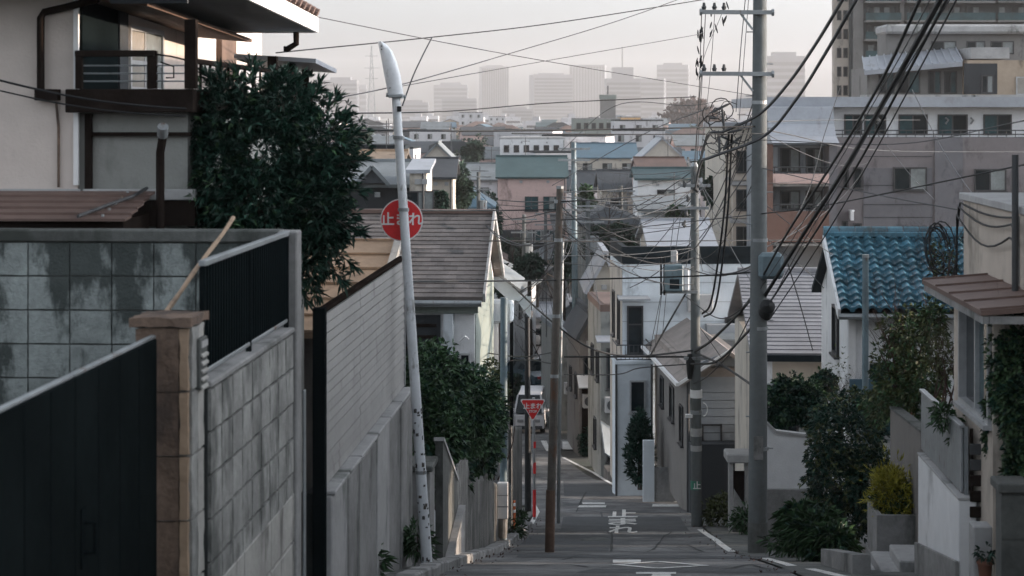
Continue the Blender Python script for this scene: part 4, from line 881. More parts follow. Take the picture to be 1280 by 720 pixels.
M().box(3.42,18.6,-5.4,3.6,18.85,-3.93,.012).obj('post', mat('concrete_pale'), wp); M().box(3.4,18.3,-5.4,3.62,18.59,-4.42,.012).obj('step', mat('concrete'), wp)
pt = T('flower_pot', 'brown flower pot on the step beside the dark pillar', 'pot', (3.5,18.45,-4.42), street=True)
M().tube([(3.5,18.45,-4.42),(3.5,18.45,-4.26),(3.5,18.45,-4.25),(3.5,18.45,-4.22)], [.05,.07,.08,.08], 14).obj('pot', mat('terracotta'), pt, smooth=True)
foliage(pt, 'plant', 'leaf_dark', [(tuple((3.5,18.45,-4.15)), (.06,.06,.07))], 16, .07, per=5, seed=40)
# steps and planter
sps = T('steps', 'pale concrete entrance steps in front of the planter at lower right', 'steps', (3.4,23.5,-5.8), street=True)
for k in range(3): M().box(2.95+k*.2,22.6+k*.15,-6.6,3.7,24.2-k*.2,-5.42+k*.13-.1,.015).obj('step', mat('concrete_pale'), sps)
M().prism([(22.3,-6.6),(25.7,-6.9),(25.7,-5.75),(22.3,-5.05)], 'x', 2.72, 2.93).obj('side_kerb', mat('concrete'), sps)
pn = T('planter', 'square concrete planter below the yellow bush', 'planter', (3.6,24.9,-5.6), street=True)
m = M(); x0, x1, y0, y1, z0, z1 = 3.28,3.88,24.4,25.3,-5.62,-5.03
m.box(x0,y0,z0,x1,y0+.07,z1).box(x0,y1-.07,z0,x1,y1,z1).box(x0,y0+.071,z0,x0+.07,y1-.071,z1).box(x1-.07,y0+.071,z0,x1,y1-.071,z1).box(x0+.071,y0+.071,z0,x1-.071,y1-.071,z1-.06)
m.obj('trough', mat('concrete'), pn); M().box(x0-.02,y0-.02,z0-.5,x1+.02,y1+.02,z0-.003).obj('base', mat('concrete'), pn)
yb = T('bush', 'round yellow green bush growing in the concrete planter', 'bush', tuple(st(3.57,24.85,-5.1)))
c = st(3.55,24.85,-4.86); foliage(yb, 'crown', 'leaf_yellow', [((c.x,c.y,c.z), (.30,.32,.34)), ((c.x-.08,c.y,c.z+.12), (.2,.22,.22))], 1100, .075, per=6, aspect=.2, droop=-.1, seed=41, shell=.3, rough=.4)
foliage(yb, 'inner_leaves', 'leaf_mid', [((c.x+.04,c.y,c.z-.08), (.27,.3,.26))], 420, .08, per=6, aspect=.25, seed=42, shell=.2)
M().tube([c-Vector((0,0,.3)), c], .02, 6).obj('stem', mat('bark'), yb)
foliage(yb, 'stray_shoots', 'leaf_yellow', [((c.x-.05,c.y,c.z+.1), (.36,.34,.42))], 60, .09, per=4, aspect=.14, droop=-.2, seed=43, shell=.8, rough=.5, spread=.4)
tw = T('side_wall', 'taupe panel wall between the big shrub and the metal balustrade', 'wall', (3.8,24.8,-6), street=True)
M().prism([(22.65,-6.8),(26.6,-6.9),(26.6,-4.02),(22.65,-3.86)], 'x', 3.76, 3.88).obj('wall', mat('wall_taupe'), tw)
M().bar((3.82,22.65,-3.84),(3.82,26.6,-4.0), .15, .03).obj('coping', mat('concrete_dark'), tw)
M().box(3.72,22.62,-6.6,3.9,22.75,-3.82).obj('end_post', mat('black_metal'), tw)
# shrubs on the right
def shrub(name, label, cat, base, parts, stems, group=None):
    t = T(name, label, cat, tuple(base), group=group)
    for (nm, mk, blobs, n, size, kw) in parts: foliage(t, nm, mk, blobs, n, size, **kw)
    m = M(); rr = random.Random(len(label))
    for (p, ln, r_, dep) in stems: branches(m, p, (rr.uniform(-.3,.3), rr.uniform(-.3,.3), 1), ln, r_, dep, rr)
    if stems: m.obj('stem', mat('twig' if 'bare' in label or 'twiggy' in label else 'bark'), t)
    return t
BB = [PB(1062,545,29,46,50,50), PB(1045,600,29,38,50,45), PB(1085,600,28.5,28,40,55), PB(1032,560,30,22,30,50), PB(1070,510,29.5,36,40,24), PB(1060,640,29,32,40,36)]
shrub('bush', 'large dark rounded bush below the blue tiled roof', 'bush', P(1062,690,29), [('crown','leaf_dark',BB,2600,.075,dict(per=6,aspect=.5,seed=51,shell=.5)), ('new_leaves','leaf_olive',BB,700,.075,dict(per=5,aspect=.45,seed=52,shell=.85))],
      [(P(1062,690,29),.8,.04,2), (P(1050,690,29),.7,.03,2)])
LB = [PB(1020,665,27.5,32,40,26), PB(1000,650,28,18,30,20), PB(1040,680,27,26,30,22)]
shrub('plant', 'low strap leaved plants at the kerb below the dark bush', 'plant', P(1020,700,27.5), [('leaves','leaf_mid',LB,420,.2,dict(per=6,aspect=.12,seed=53,shell=.2,droop=.35)), ('broad_leaves','leaf_dark',LB,420,.13,dict(per=5,aspect=.4,seed=54,shell=.3))], [])
WB = [PB(985,500,37,26,40,28), PB(1010,505,37,20,40,26), PB(968,515,36.6,16,30,24), PB(1030,480,37.5,14,20,16)]
shrub('bush', 'dark glossy bush rising behind the white curved wall', 'bush', P(988,640,37), [('crown','leaf_dark',WB,1500,.1,dict(per=6,aspect=.5,seed=55,shell=.5)), ('bright_leaves','leaf_mid',WB,350,.1,dict(per=5,aspect=.5,seed=56,shell=.8))], [(P(988,600,37),.9,.04,2)])
TB = [PB(1135,420,27,34,50,34), PB(1155,470,26.5,34,50,40), PB(1115,470,27,28,40,40), PB(1165,400,26,18,30,30), PB(1100,510,27.5,24,30,20), PB(1140,500,26.5,40,40,26)]
tt_ = shrub('tree', 'loose leafy tree in front of the blue tiled roof', 'tree', P(1135,640,27), [('crown','leaf_olive',TB,900,.085,dict(per=5,aspect=.42,seed=57,shell=.25,rough=.5)), ('dark_leaves','leaf_mid',TB,800,.085,dict(per=5,aspect=.42,seed=58,shell=.1,rough=.5))], [])
m = M(); rr = random.Random(57)
m.tube([P(1140,640,27), P(1138,540,27), P(1135,470,27)], [.05,.045,.035], 8)
for k in range(9): branches(m, P(1134+rr.uniform(-14,14),520-k*10,27), (rr.uniform(-.8,.8), rr.uniform(-.4,.4), 1), .75, .018, 3, rr)
m.obj('trunk', mat('twig'), tt_)
for i, (px, py, Y, lb) in enumerate(((1062,560,33,'twiggy reddish bare shrub beside the light blue pole'), (1180,330,25,'twiggy tangle of dry climbing stems at the beige wall edge'), (1050,470,34,'twiggy bare branches against the white gable wall'), (1178,440,24.5,'twiggy dry branches under the dark awning'))):
    t = T('bare_shrub', lb, 'shrub', tuple(P(px,py+(90 if i != 1 else 60),Y))); m = M(); rr = random.Random(60+i)
    for k in range(7 if i != 1 else 5): branches(m, P(px+rr.uniform(-18,18),py+(70 if i != 1 else 40),Y+rr.uniform(-.3,.3)), (rr.uniform(-.5,.5), rr.uniform(-.3,.3), 1), .62, .014, 3, rr)
    m.obj('branches', mat('twig'), t)
    if i in (1, 3): foliage(t, 'dry_leaves', 'leaf_olive', [PB(px,py,Y,18,20,34)], 110, .07, per=4, seed=70+i, shell=.2)
    else: foliage(t, 'leaves', 'leaf_olive', [PB(px,py,Y,20,20,34)], 60, .06, per=3, seed=70+i, shell=.2)
IV = [PB(1262,440,19.0,22,30,44), PB(1268,510,18.8,18,30,52), PB(1250,480,19,12,20,50), PB(1270,580,18.6,14,20,40), PB(1240,530,19.3,10,16,40)]
shrub('climbing_plant', 'ivy like climbing plant covering the wall at the right edge', 'climber', P(1262,640,19), [('leaves','leaf_ivy',IV,1500,.06,dict(per=5,aspect=.55,seed=75,shell=.3,rough=.4)), ('dark_leaves','leaf_dark',IV,900,.065,dict(per=5,aspect=.5,seed=76,shell=.2))], [(P(1262,640,19),1.1,.02,2)])
for k, (px, py) in enumerate(((1222,530),(1205,545),(1180,520),(1238,560))): 
    shrub('plant', ['leafy sprig on the balustrade nearest the beige wall','small sprig at the balustrade corner','low sprig behind the metal balustrade','trailing sprig above the slat screen'][k], 'plant', P(px,py+20,20.5), [('leaves','leaf_mid',[PB(px,py,20.5,16,14,14)],60,.09,dict(per=5,aspect=.25,seed=80+k,shell=.1))], [(P(px,py+20,20.5),.18,.006,1)])
lp = T('steel_pole', 'light blue painted slim pole in front of the blue tiled house', 'pole', tuple(P(1081,640,31)))
M().tube([P(1081,640,31), P(1082,322,31)], .052, 12).obj('shaft', mat('blue_steel'), lp, smooth=True); M().tube([P(1082,322,31), P(1082,318,31)], .058, 12).obj('cap', mat('steel_grey'), lp)
M().box(P(1062,0,32).x,32,zpy(490,32),P(1092,0,32).x,32.04,zpy(474,32)).obj('blue_board', mat('roof_blue'), lp)
# white garden wall below the grey slate house
gw = T('garden_wall', 'white plastered garden wall with curved top right of the thick pole', 'wall', (P(988,0,34.5).x,34.5,-7.8))
prof = [(958,690),(1019,690),(1019,545)] + [(1019-10*i, 545-1.2*i-(i == 6)*4) for i in range(1, 6)] + [(958,528)]
M().prism([(P(a,0,34.5).x, zpy(b,34.5)) for a, b in prof], 'y', 34.5, 34.64).obj('wall', mat('wall_white'), gw)
M().box(P(957,0,34.4).x,34.40,zpy(700,34.4),P(1020,0,34.4).x,34.497,zpy(612,34.4)).obj('plinth', mat('concrete'), gw)
for (a, b) in zip(prof[2:], prof[3:]): M().bar(P(a[0],a[1],34.57), P(b[0],b[1],34.57), .2, .05).obj('coping', mat('concrete_pale'), gw)
M().box(P(1013,0,34.3).x,34.2,zpy(690,34.3),P(1022,0,34.3).x,34.39,zpy(600,34.3)).obj('gate_stub', mat('concrete_dark'), gw)
gp = T('gate', 'small pale gateway with flat hood between the two utility poles', 'gate', (P(925,0,44).x,44,G(44)))
for px in (914,934): M().box(P(px-2.5,0,44).x,44,G(44)-.2,P(px+2.5,0,44).x,44.25,zpy(578,44)).obj('jamb', mat('concrete_pale'), gp)
M().box(P(908,0,44).x,43.8,zpy(577.5,44),P(940,0,44).x,44.6,zpy(566,44),.03).obj('hood', mat('concrete_pale'), gp); M().box(P(917,0,44).x,44.1,G(44)-.2,P(931,0,44).x,44.15,zpy(590,44)).obj('door', mat('dark_wood'), gp)
M().prism([(P(915,0,43).x,zpy(680,43)),(P(936,0,43).x,zpy(690,43)),(P(936,0,43).x,zpy(640,43)),(P(918,0,43).x,zpy(612,43))], 'y', 43, 43.12).obj('wing_wall', mat('concrete'), gp)
gc = T('traffic_post', 'green white and red marker post at the right corner of the crossing', 'bollard', (P(895,0,52).x,52,G(52)))
x_ = P(895,0,52).x
for a, b, mk in ((0,.25,'cable_grey'),(.25,.5,'red_paint'),(.5,.7,'sign_white'),(.7,.95,'green_sticker')): M().tube([(x_,52,G(52)+a),(x_,52,G(52)+b)], .06, 12).obj('band', mat(mk), gc)
for i, (px, py, Y) in enumerate(((905,640,50),(935,660,42),(900,665,46),(880,612,58),(850,608,60),(995,690,30))):
    p = P(px, py, Y); p.z = G(Y)+.15
    shrub('weed', ['weeds at the foot of the marker post','weeds in front of the small gateway','weeds beside the second concrete pole','dark weeds under the grey clapboard wall','weeds along the dark side wall of the tan roofed house','weeds at the foot of the white curved wall'][i], 'weed', p,
          [('leaves','leaf_mid' if i % 2 else 'leaf_olive',[((p.x,p.y,p.z+.15), (.45,.3,.3))],120,.16,dict(per=5,aspect=.22,seed=90+i,shell=.1))], [(p,.25,.01,1)], 'weeds by the right kerb')
# blue tiled house
bt = T('house', 'white house with glazed blue tile roof on the right', 'house', (5.6,39,-9), street=True)
d0, d1, te, tr_, ze, zr = 4.35, 7.2, 37.5, 40.3, -3.78, -2.52
M().prism([(37.9,-9.2),(42.7,-9.2),(42.7,-3.75),(40.3,-2.68),(37.9,-3.75)], 'x', d0+.18, d1-.1).obj('wall', mat('wall_white'), bt)
sl = math.atan2(zr-ze, tr_-te); L_ = math.hypot(tr_-te, zr-ze)
rb = M().slab((d0,te+.05,ze-.06),(d1,te+.05,ze-.06),(d1,tr_,zr-.06),(d0,tr_,zr-.06), .1).slab((d0,tr_,zr-.06),(d1,tr_,zr-.06),(d1,43.1,ze-.06),(d0,43.1,ze-.06), .1).obj('roof', mat('navy'), bt)
nc, nr = 11, 12; tw_, tl_ = (d1-d0)/nc, L_/nr
tm = M(); nseg = 8
for j, (yy, lift) in enumerate(((0,.06),(0.0,.012),(tl_*1.12,.0))):
    for i in range(nseg+1):
        f = i/nseg; z = .075*(math.sin(f*2*math.pi-.6)*.5+.5) - (.005 if j == 1 else 0)
        tm.v.append(((f-.5)*tw_*1.02, yy-(.012 if j == 1 else 0), z+lift))
k = nseg+1
for i in range(nseg): tm.f += [(i, i+1, 2*k+i+1, 2*k+i), (k+i, k+i+1, i+1, i)]
tme = tm.mesh('tile', mat('tile_blue'), smooth=False)
for r_ in range(nr):
    for c in range(nc):
        f = r_/nr; inst(tme, 'tile', rb, (d0+(c+.5)*tw_, te+f*(tr_-te), ze+f*(zr-ze)+random.uniform(-.003,.003)), (sl,0,random.uniform(-.008,.008)))
rdg = M().box(d0-.04,tr_-.13,zr+.0,d1+.04,tr_+.13,zr+.12,.02).obj('ridge', mat('tile_blue'), bt)
for i in range(9): M().tube([(d0-.04+i*.33,tr_,zr+.13),(d0+.27+i*.33,tr_,zr+.13)], .1, 10).obj('ridge_tile', mat('tile_blue'), rdg)
for c in range(nc): M().tube([(d0+(c+.85)*tw_,te-.035,ze+.03),(d0+(c+.85)*tw_,te+.0,ze+.04)], .055, 10).obj('eave_tile', mat('tile_blue'), rb)
M().bar((d0-.03,te,ze-.06),(d0-.03,tr_,zr-.06), .05, .22).obj('barge_board', mat('wall_white'), bt)
M().tube([(d0-.05,te-.07,ze-.1),(d1,te-.07,ze-.1)], .06, 8).obj('gutter', mat('steel_grey'), bt)
M().box(d0+.19,37.84,-9,d0+.33,37.897,-3.9).obj('corner_board', mat('sign_white'), bt)
window(bt, (4.9,37.9,-6.3), (1,0,0), (0,-1,0), 1.1, 1.5, frame='sash_alu', glass=('glass_teal','glass_curtain'))
window(bt, (4.53,40.2,-4.9), (0,-1,0), (-1,0,0), .9, 1.0, frame='sash_dark')
M().box(5.1,37.5,-9,6.1,37.8,-6.9).obj('blue_door', mat('roof_blue'), bt)
# grey slate house behind the thick pole
gs = T('house', 'pale house with grey slate roof right of the thick pole', 'house', (4.9,45,-10), street=True)
ga, gb, gz0, gz1 = 43.2, 47.6, zpy(441,43.2), zpy(338,47.6)
M().box(3.2,43.7,-10.2,6.2,52,gz0-.02).obj('wall', mat('wall_cream'), gs)
ro = M().slab((3.0,ga,gz0),(6.35,ga,gz0),(6.35,gb,gz1),(3.0,gb,gz1), .1).slab((3.0,gb,gz1),(6.35,gb,gz1),(6.35,52,gz0),(3.0,52,gz0),.1).obj('roof', mat('roof_slate_grey'), gs)
tag(courses(M(), (3.0,ga,gz0),(6.35,ga,gz0),(6.35,gb,gz1),(3.0,gb,gz1), 22, .03, brk=1).obj('slate_courses', mat('roof_slate_grey'), ro), kind='stuff')
M().bar((3.0,gb,gz1+.04),(6.35,gb,gz1+.04), .25, .1).obj('ridge_cap', mat('roof_slate_grey'), ro)
M().box(2.98,ga-.05,gz0-.16,6.36,ga-.005,gz0-.02).obj('gutter', mat('navy'), ro)
M().box(3.3,43.3,-10.2,3.5,43.69,gz0-.17).obj('pilaster', mat('wall_white'), gs)
M().prism([(4.6,-10.2),(6.2,-10.2),(6.2,-6.2),(5.5,-5.75),(4.6,-6.4)], 'y', 42.9, 43.1).obj('porch_gable', mat('brown_wood'), gs)
window(gs, (3.7,43.7,-7.6), (1,0,0), (0,-1,0), .8, 1.0)
M().tube([(3.0,42.6,-10),(3.0,42.6,-5.6)], .06, 8).obj('white_post', mat('sign_white'), gs)

# ------------------------------------------------------------ houses at the crossing
loc, wd, h = HP(862,948,471,52.5)
c2 = house('house', 'grey clapboard house with tan gable roof behind the second pole', 'house', loc, R(2.5), wd, 8.0, h, 'flat', wall='wall_grey', roofm='roof_taupe', ov=.2,
     wins=[('f',-.62,h-2.0,.56,.72,dict(leaves=1)), ('f',.35,h-2.05,.6,.75,dict(leaves=1,glass=('glass_teal',))), ('l',3.2,h-1.75,.9,1.0,{}), ('l',1.2,h-2.1,.7,1.1,{}), ('l',5.6,h-1.7,.8,.9,{})], extras=False)
for k in range(int(h/.22)):                          # clapboards on the front
    M().obox((-wd/2-.01,-.004,k*.22), (wd+.02,0,0), (0,-.025,.01), (0,0,.2)).obj('clapboard', mat('wall_grey'), c2)
x0 = -wd/2; M().slab((x0-.35,-.3,h-.15),(x0-.35,8.3,h-.15),(.1,8.3,h+.75),(.1,-.3,h+.75), -.1).slab((.1,-.3,h+.75),(.1,8.3,h+.75),(wd/2+.3,8.3,h-.1),(wd/2+.3,-.3,h-.1), -.1).obj('gable_roof', mat('roof_taupe'), c2)
M().prism([(x0,h+.28),(wd/2,h+.28),(.1,h+.68)], 'y', .02, .1).obj('gable', mat('wall_grey'), c2)
M().bar((x0-.37,-.3,h-.17),(.1,-.3,h+.74), .04, .08).bar((x0-.38,-.3,h-.16),(x0-.38,8.3,h-.16), .08, .1).obj('verge', mat('sign_white'), c2)
M().tube([(x0-.05,-.06,0),(x0-.05,-.06,h)], .045, 8).obj('downpipe', mat('cable_grey'), c2)
M().box(-wd/2-.05,-.55,0,wd/2,-.05,2.2).obj('garage', mat('wall_dark'), c2)
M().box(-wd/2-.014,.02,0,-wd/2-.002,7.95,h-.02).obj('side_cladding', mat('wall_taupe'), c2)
M().box(.9,-.5,2.25,1.5,-.06,2.75,.02).obj('air_conditioner', mat('concrete_pale'), c2)
loc, wd, h = HP(778,940,330,61.5)
c1 = house('house', 'tall white blue house with dark roof band behind the crossing', 'house', loc, R(2), wd, 4.6, h, 'flat', wall='wall_bluewhite', roofm='navy',
     wins=[('l',.7,h-2.6,.7,1.5,dict(leaves=1)), ('l',2.6,h-2.6,.7,1.5,{}), ('f',1.2,h-3.3,1.3,1.6,{}), ('l',1.2,h-5.2,.8,1.3,{})], extras=False)
M().box(-wd/2-.02,-.08,h+.255,wd/2+.1,.2,h+.56).box(-wd/2-.02,.201,h+.255,-wd/2+.16,4.5,h+.56).obj('parapet', mat('navy'), c1)
for k in range(7): M().box(-wd/2,-.012,h-.6-k*.62,wd/2,-.002,h-.585-k*.62).obj('joint', mat('wall_grey'), c1)
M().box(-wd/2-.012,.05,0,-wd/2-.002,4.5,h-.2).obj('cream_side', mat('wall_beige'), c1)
bx0 = -wd/2+.02
fb_ = M().box(bx0-.35,-1.6,0,bx0+.72,-.015,h-3.0).obj('bay', mat('wall_bluewhite'), c1)
window(c1, (bx0+.05,-1.6,h-4.5), (1,0,0), (0,-1,0), .5, 1.0, frame='sash_alu', leaves=1, glass=('glass_dark',), sill=True)
M().box(bx0-.4,-1.65,h-2.99,bx0+.78,-.02,h-2.9).obj('balcony', mat('wall_bluewhite'), c1)
bal = M(); 
for z in (h-2.85, h-2.4): bal.tube([(bx0-.35,-.1,z),(bx0-.35,-1.6,z),(bx0+.72,-1.6,z),(bx0+.72,-.1,z)], .025, 6)
for k in range(9): bal.tube([(bx0-.35+k*.134,-1.6,h-2.85),(bx0-.35+k*.134,-1.6,h-2.4)], .012, 5)
bal.obj('balustrade', mat('cable_grey'), c1)
window(c1, (bx0+.12,0,h-2.88), (1,0,0), (0,-1,0), .52, 1.55, frame='sash_dark', leaves=1, glass=('glass_dark',), rail=.6)
M().slab((bx0-.2,-.7,h-1.05),(bx0+.8,-.7,h-1.05),(bx0+.8,-.0,h-1.0),(bx0-.2,-.0,h-1.0), .05).obj('hood', mat('wall_grey'), c1)
for dx in (-.37,.74): M().tube([(bx0+dx,-1.63,0),(bx0+dx,-1.63,h-3.0)], .035, 8).obj('downpipe', mat('cable_grey'), c1)
M().slab((.9,-1.0,h-2.3),(wd/2+.5,-1.0,h-2.3),(wd/2+.5,-.02,h-2.0),(.9,-.02,h-2.0), .08).obj('lean_to_roof', mat('roof_grey'), c1)
M().box(wd/2-2.1,-.4,h-1.5,wd/2-1.3,-.05,h-.95,.02).obj('air_conditioner', mat('concrete_pale'), c1)
M().box(wd/2-1.5,-.5,h-2.9,wd/2+.2,-.03,h-1.9).obj('bay', mat('wall_grey'), c1)
cy = T('conifer', 'dark cone shaped conifer against the white blue house', 'tree', tuple(P(800,606,58.5)))
foliage(cy, 'crown', 'leaf_dark', [PB(800,575,58.5,17,20,34), PB(800,548,58.5,13,16,26), PB(800,527,58.5,7,9,14)], 1000, .16, per=5, aspect=.3, droop=-.2, seed=101, shell=.5, rough=.12)
M().tube([P(800,612,58.5), P(800,540,58.5)], [.08,.04], 7).obj('trunk', mat('bark'), cy)
lw = T('garden_wall', 'low pale block wall beside the dark conifer', 'wall', (P(815,0,57).x,57,G(57)))
M().box(P(804,0,57).x,57,G(57)-.2,P(818,0,57).x,57.2,zpy(551,57)).obj('pier', mat('wall_bluewhite'), lw)
M().box(P(818,0,57).x,57.05,G(57)-.2,P(858,0,57).x,57.15,zpy(585,57)).obj('wall', mat('concrete'), lw)
# row of narrow houses along the bend
loc, wd, h = HP(751,786,480,69.)
hh_ = house('house', 'narrow grey house with small awning left of the white blue house', 'house', loc, R(3), wd, 5, h+2.6, 'flat', .8, .2, 'wall_stucco', 'roof_brown',
     wins=[('f',-.3,h-.2,.45,1.5,dict(leaves=1)), ('f',-.3,h-2.8,.5,1.2,dict(leaves=1)), ('l',.6,h,.8,1.1,{}), ('l',2.6,h,.8,1.1,{}), ('l',1.6,h-2.6,.8,1.1,{})])
M().slab((-wd/2-.2,-.6,h+1.6),(wd/2-.3,-.6,h+1.6),(wd/2-.3,-.01,h+1.75),(-wd/2-.2,-.01,h+1.75), .05).obj('awning', mat('roof_metal'), hh_)
M().slab((-wd/2,-1.5,h-2.2),(wd/2,-1.5,h-2.9),(wd/2,-.01,h-2.0),(-wd/2,-.01,h-1.3), .06).obj('lean_to', mat('roof_grey'), hh_); M().box(-wd/2+.1,-1.4,0,wd/2-.1,-.02,h-2.9).obj('porch', mat('wall_taupe'), hh_)
loc, wd, h = HP(724,752,470,79.)
hh_ = house('house', 'dark fronted small house with white awning at the bend of the road', 'house', loc, R(4), wd, 5, h+1.8, 'gable_y', .8, .2, 'wall_taupe', 'roof_dark',
     wins=[('f',-.3,h-.2,.7,1.0,{}), ('l',.7,h-1,.8,1.0,{}), ('l',2.9,h-1,.8,1.0,{})])
M().slab((-wd/2-.1,-.8,h-.35),(wd/2-.2,-.8,h-.35),(wd/2-.2,-.01,h+.05),(-wd/2-.1,-.01,h+.05), .05).obj('awning', mat('sign_white'), hh_); M().box(-wd/2+.1,-.1,0,wd/2-.1,-.01,h-.5).obj('shutter', mat('dark_wood'), hh_)
loc, wd, h = HP(702,722,462,90.)
house('house', 'plain pale grey narrow house at the far corner of the bend', 'house', loc, R(6), wd, 8, h+1.5, 'flat', wall='wall_stucco', roofm='roof_grey', wins=[('f',-.1,h-1.5,.4,.8,dict(leaves=1)), ('l',1,h-1,.8,1.0,{})])
for i, (px, py, Y) in enumerate(((770,545,70),(748,560,74),(733,555,79))):
    shrub('bush', ['dark shrub beside the narrow grey house','dark shrub in front of the lean to porch','dark shrub beside the white awning house'][i], 'bush', P(px,py+40,Y), [('crown','leaf_dark',[PB(px,py,Y,8,10,22)],220,.16,dict(per=5,aspect=.4,seed=110+i))], [(P(px,py+40,Y),.8,.04,1)], 'shrubs along the bend')

# ------------------------------------------------------------ apartment blocks on the right
Y = 92.; b0 = G(Y)-1
mv = T('apartment_block', 'mauve tiled apartment block with white top floor on the right', 'apartment', (P(1160,0,Y).x,Y,b0))
def X(px, y=None): return P(px, 0, y or Y).x
def Z(py, y=None): return zpy(py, y or Y)
M().box(X(1040),Y,b0,X(1500),Y+14,Z(172)).obj('wall', mat('wall_mauve'), mv)
for a, b in ((1079,1165),(1168,1203)): M().box(X(a),Y-.1,b0,X(b),Y-.003,Z(172 if a > 1100 else 178)).obj('wall_panel', mat('wall_mauve_dark'), mv) if a > 1100 else M().box(X(a),Y-.06,b0,X(1165),Y-.003,Z(210)).obj('wall_panel', mat('wall_mauve_dark'), mv)
M().box(X(1040),Y+1.4,Z(171.9),X(1500),Y+14,Z(134)).obj('top_floor', mat('wall_white'), mv)
M().box(X(1040)-3.2,Y+.3,Z(133.8),X(1500),Y+14.2,Z(121)).obj('roof_edge', mat('roof_metal'), mv)
rail = M()
for z in (172,168,163): rail.tube([(X(1042),Y+.1,Z(z)),(X(1500),Y+.1,Z(z))], .03, 5)
for k in range(40): rail.tube([(X(1042+k*11.4),Y+.1,Z(172)),(X(1042+k*11.4),Y+.1,Z(162.5))], .02, 4)
rail.obj('railing', mat('cable_grey'), mv)
for px0, px1 in ((1055,1078),(1080,1108),(1123,1160),(1172,1210),(1229,1265)): window(mv, (X(px0,Y+1.4),Y+1.4,Z(169)), (1,0,0), (0,-1,0), X(px1)-X(px0), 1.0, glass=('glass_teal','glass_dark'), fw=.07, sill=False)
for a, b, t_, c_ in ((1116,1158,209,238),(1217,1257,211,239),(1116,1157,282,312),(1066,1078,209,236),(1054,1061,212,236),(1052,1060,276,300),(1066,1077,279,302)):
    window(mv, (X(a),Y-.1 if a > 1080 else Y,Z(c_)), (1,0,0), (0,-1,0), X(b)-X(a), Z(t_)-Z(c_), glass=('glass_dark','glass_curtain'), fw=.07, leaves=2 if b-a > 14 else 1)
M().box(X(1061),Y-.5,Z(275),X(1065),Y-.02,Z(264)).tube([(X(1063),Y-.3,Z(264)),(X(1063),Y-.3,Z(262))], .14, 8).obj('vent', mat('sign_white'), mv)
for z in (196,232,256,272): M().box(X(1079),Y-.105,Z(z),X(1165),Y-.1005,Z(z)+.03).obj('joint', mat('wall_dark'), mv)
for px in (1103,1190,1222): M().tube([(X(px),Y+1.38,Z(155)),(X(px)+.12,Y+1.3,Z(150)),(X(px),Y+1.38,Z(147))], .05, 6).obj('vent_hood', mat('alu'), mv)
# balcony wing left of the mauve block
house('house', 'grey gabled house further right behind the beige stucco house', 'house', tuple(st(12.5,29,G(31)-.5)), -TH, 7, 8.5, 6.2, 'gable_y', 1.6, .4, 'wall_grey', 'roof_dark', [('l',1.5,3.6,1.2,1.1,{}), ('l',4.5,3.6,1.2,1.1,{}), ('f',-1,3.6,1.5,1.1,{})])  # unseen house, put in to block low sun from the left boards
wg = T('apartment_block', 'balcony wing with grey curved roof left of the mauve block', 'apartment', (X(1000),Y-2,b0)); yw = Y-1.5
M().box(X(950),yw+1.6,b0,X(1039.5),Y+12,Z(182)).obj('wall', mat('wall_grey'), wg)
M().box(X(944),yw,b0,X(961),yw+1.58,Z(180)).obj('pier', mat('wall_brick'), wg); M().box(X(1030),yw,b0,X(1040),yw+1.58,Z(182)).obj('pier', mat('wall_mauve_dark'), wg)
cr = M(); pr_ = [(yw-.6,Z(178)),(yw+.3,Z(170)),(yw+.9,Z(155)),(yw+1.1,Z(134)),(yw+3,Z(132)),(yw+3,Z(180))]; cr.prism(pr_, 'x', X(958), X(1040)); cr.obj('roof', mat('roof_metal'), wg)
for zt, zb in ((216,228),(262,300)): M().box(X(961),yw,Z(zb),X(1030),yw+.12,Z(zt)).obj('balcony_front', mat('wall_brick' if zt > 250 else 'wall_pink'), wg)
for zt in (228.5, 302): M().box(X(961),yw+.13,Z(zt)-.12,X(1030),yw+1.59,Z(zt)).obj('balcony_floor', mat('concrete'), wg)
for zt in (216,262):
    rl_ = M().tube([(X(961),yw+.06,Z(zt-8)),(X(1030),yw+.06,Z(zt-8))], .04, 6)
    for k in range(9): rl_.tube([(X(963+k*8),yw+.06,Z(zt)),(X(963+k*8),yw+.06,Z(zt-8))], .025, 5)
    rl_.obj('railing', mat('cable_grey'), wg)
for a, b in ((975,1000),(1007,1028)):
    for zt, zb in ((185,215),(238,262)): window(wg, (X(a,yw+1.6),yw+1.6,Z(zb,yw+1.6)), (1,0,0), (0,-1,0), X(b)-X(a), Z(zt)-Z(zb), glass=('glass_dark','glass_curtain'), fw=.07, sill=False)
M().box(X(962),yw+1.5,Z(215),X(972),yw+1.59,Z(184)).obj('screen', mat('wall_bluewhite'), wg)
# beige apartment with bay windows between the poles
ba = T('apartment_block', 'beige apartment house with stacked bay windows left of the thick pole', 'apartment', (P(925,0,98).x,98,G(98)-.5)); Yb = 98.
M().box(X(906,Yb),Yb,G(98)-.5,X(952,Yb),Yb+10,Z(160,Yb)).obj('wall', mat('wall_cream'), ba)
M().box(X(904,Yb),Yb-.15,Z(159.9,Yb),X(953,Yb),Yb+10.2,Z(153,Yb)).obj('parapet', mat('roof_metal'), ba)
for zt, zb in ((188,215),(236,262),(282,308)):
    M().box(X(914,Yb),Yb-.7,Z(zb+10,Yb),X(941,Yb),Yb-.003,Z(zt-4,Yb)).obj('bay', mat('wall_beige'), ba)
    window(ba, (X(918,Yb),Yb-.7,Z(zb,Yb)), (1,0,0), (0,-1,0), .75, Z(zt,Yb)-Z(zb,Yb), glass=('glass_dark',)); 
    M().box(X(912,Yb),Yb-.85,Z(zb+16,Yb),X(943,Yb),Yb-.01,Z(zb+11,Yb)).obj('ledge', mat('concrete_pale'), ba)
